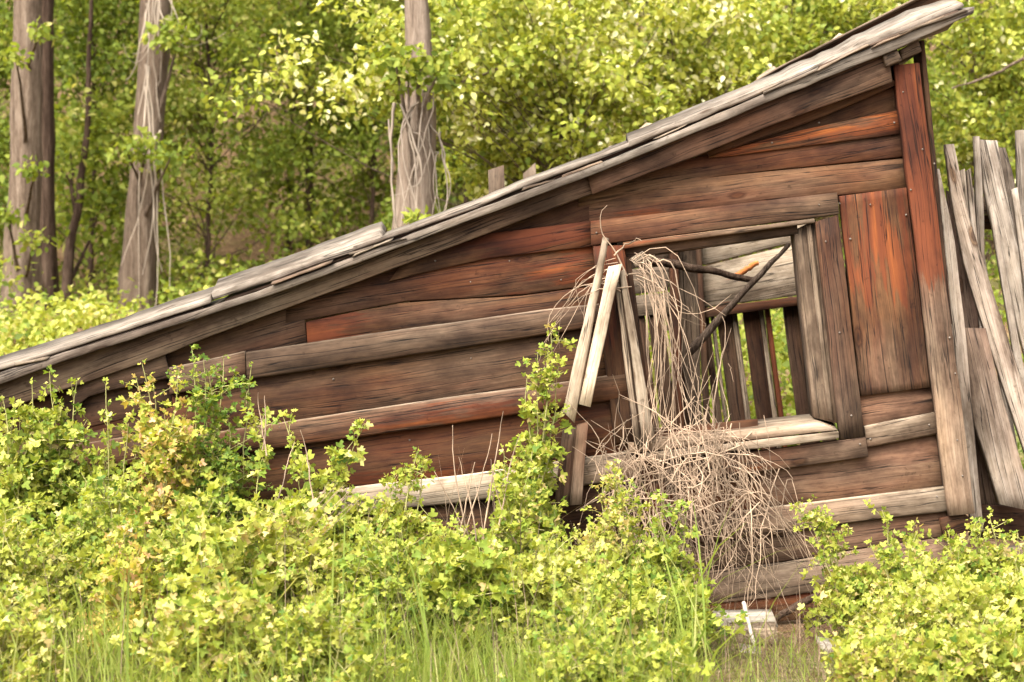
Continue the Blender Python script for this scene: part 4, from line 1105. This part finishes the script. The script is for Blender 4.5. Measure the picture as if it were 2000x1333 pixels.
def grass():
    parts = [blades(5200, (-2.4, .62), (-2.6, -.15), (.14, .42), (.0016, .0038), .5), blades(1200, (1.25, 2.4), (-2.6, -.15), (.10, .30), (.0016, .0036), .5),
             blades(1600, (-.35, .6), (-1.9, -.8), (.16, .36), (.0018, .0036), .4), blades(1500, (-2.2, -.3), (-2.1, -.9), (.2, .45), (.0018, .0036), .5), blades(120, (.6, 1.3), (-.85, -.3), (.04, .12), (.0014, .003), .7),
             blades(800, (1.28, 2.4), (-1.9, -.55), (.12, .30), (.0018, .0034), .6),
             blades(420, (.6, 1.3), (-1.4, -.5), (.05, .17), (.0014, .003), .7),
             blades(260, (-1.9, .7), (-1.9, -.5), (.42, .70), (.003, .0055), .7),
             blades(60, (1.72, 2.1), (-.4, .1), (.22, .42), (.003, .006), .8)]
    Vs, Qs, ts, off = [], [], [], 0
    for V, q, t in parts:
        Vs.append(V); Qs.append(q + off); ts.append(t); off += len(V)
    o = mesh_obj('grass', np.concatenate(Vs), [np.concatenate(Qs)], LEAF_GRASS, (0, -1.2, .4), None, {'tint': np.concatenate(ts)}, smooth=False)
    tag(o, 'fresh green grass growing among the shrubs', 'grass', kind='stuff')
    parts = [blades(1500, (-2.4, 2.2), (-2.4, -.1), (.08, .35), (.0008, .0018), .9),
             blades(700, (-1.65, -1.15), (-1.9, -1.0), (.10, .34), (.001, .002), 1.2), blades(420, (-2.2, .5), (-1.9, -.5), (.35, .62), (.0010, .0018), .4),
             blades(140, (-1.0, -.5), (-.9, -.4), (.35, .62), (.001, .002), .35),
             blades(60, (-.3, .1), (-.5, -.2), (.4, .8), (.001, .002), .35),
             blades(1300, (.55, 1.4), (-1.3, -.2), (.05, .22), (.0008, .0018), 1.6)]
    Vs, Qs, off = [], [], 0
    for V, q, t in parts:
        Vs.append(V); Qs.append(q + off); off += len(V)
    o = mesh_obj('dry_grass', np.concatenate(Vs), [np.concatenate(Qs)], STRAW, (0, -1.2, .4), None, None, smooth=False)
    tag(o, 'dry tan grass stalks standing among the shrubs', 'grass', kind='stuff')


grass()

def stalks(label, lst, y, r=(.0022, .0034)):
    G = [vine_stems(1, (*a, y), (a[0] * .65 + b_[0] * .35 + rng.normal(0, 8), a[1] * .65 + b_[1] * .35, y), (a[0] * .3 + b_[0] * .7 + rng.normal(0, 8), a[1] * .3 + b_[1] * .7, y), (*b_, y), [(1, 1, .01)] * 4, r=r, jit=.003) for a, b_ in lst]
    build_vine('dry_stalks', label, G, STRAW, tuple(P(lst[0][0][0], lst[0][0][1], y)), 'stalks')


stalks('two bare pale stalks standing before the red end of the siding', [((520, 890), (508, 765)), ((512, 880), (515, 770)), ((620, 1000), (586, 835)), ((536, 1010), (572, 862))], -.62)
stalks('bare forked dead stalks before the middle of the wall', [((925, 1080), (880, 830)), ((930, 1060), (900, 890)), ((900, 1080), (960, 850)), ((940, 1090), (985, 800)), ((890, 1060), (930, 900)), ((965, 1060), (1010, 850)), ((920, 1090), (850, 920)), ((1010, 1060), (960, 900))], -.5)
stalks('slanting dry stalk bundle left of the pale lower batten', [((500 + i * 6, 1110 + i * 2), (640 + i * 9, 935 + i * 4)) for i in range(9)], -.95, (.0012, .002))
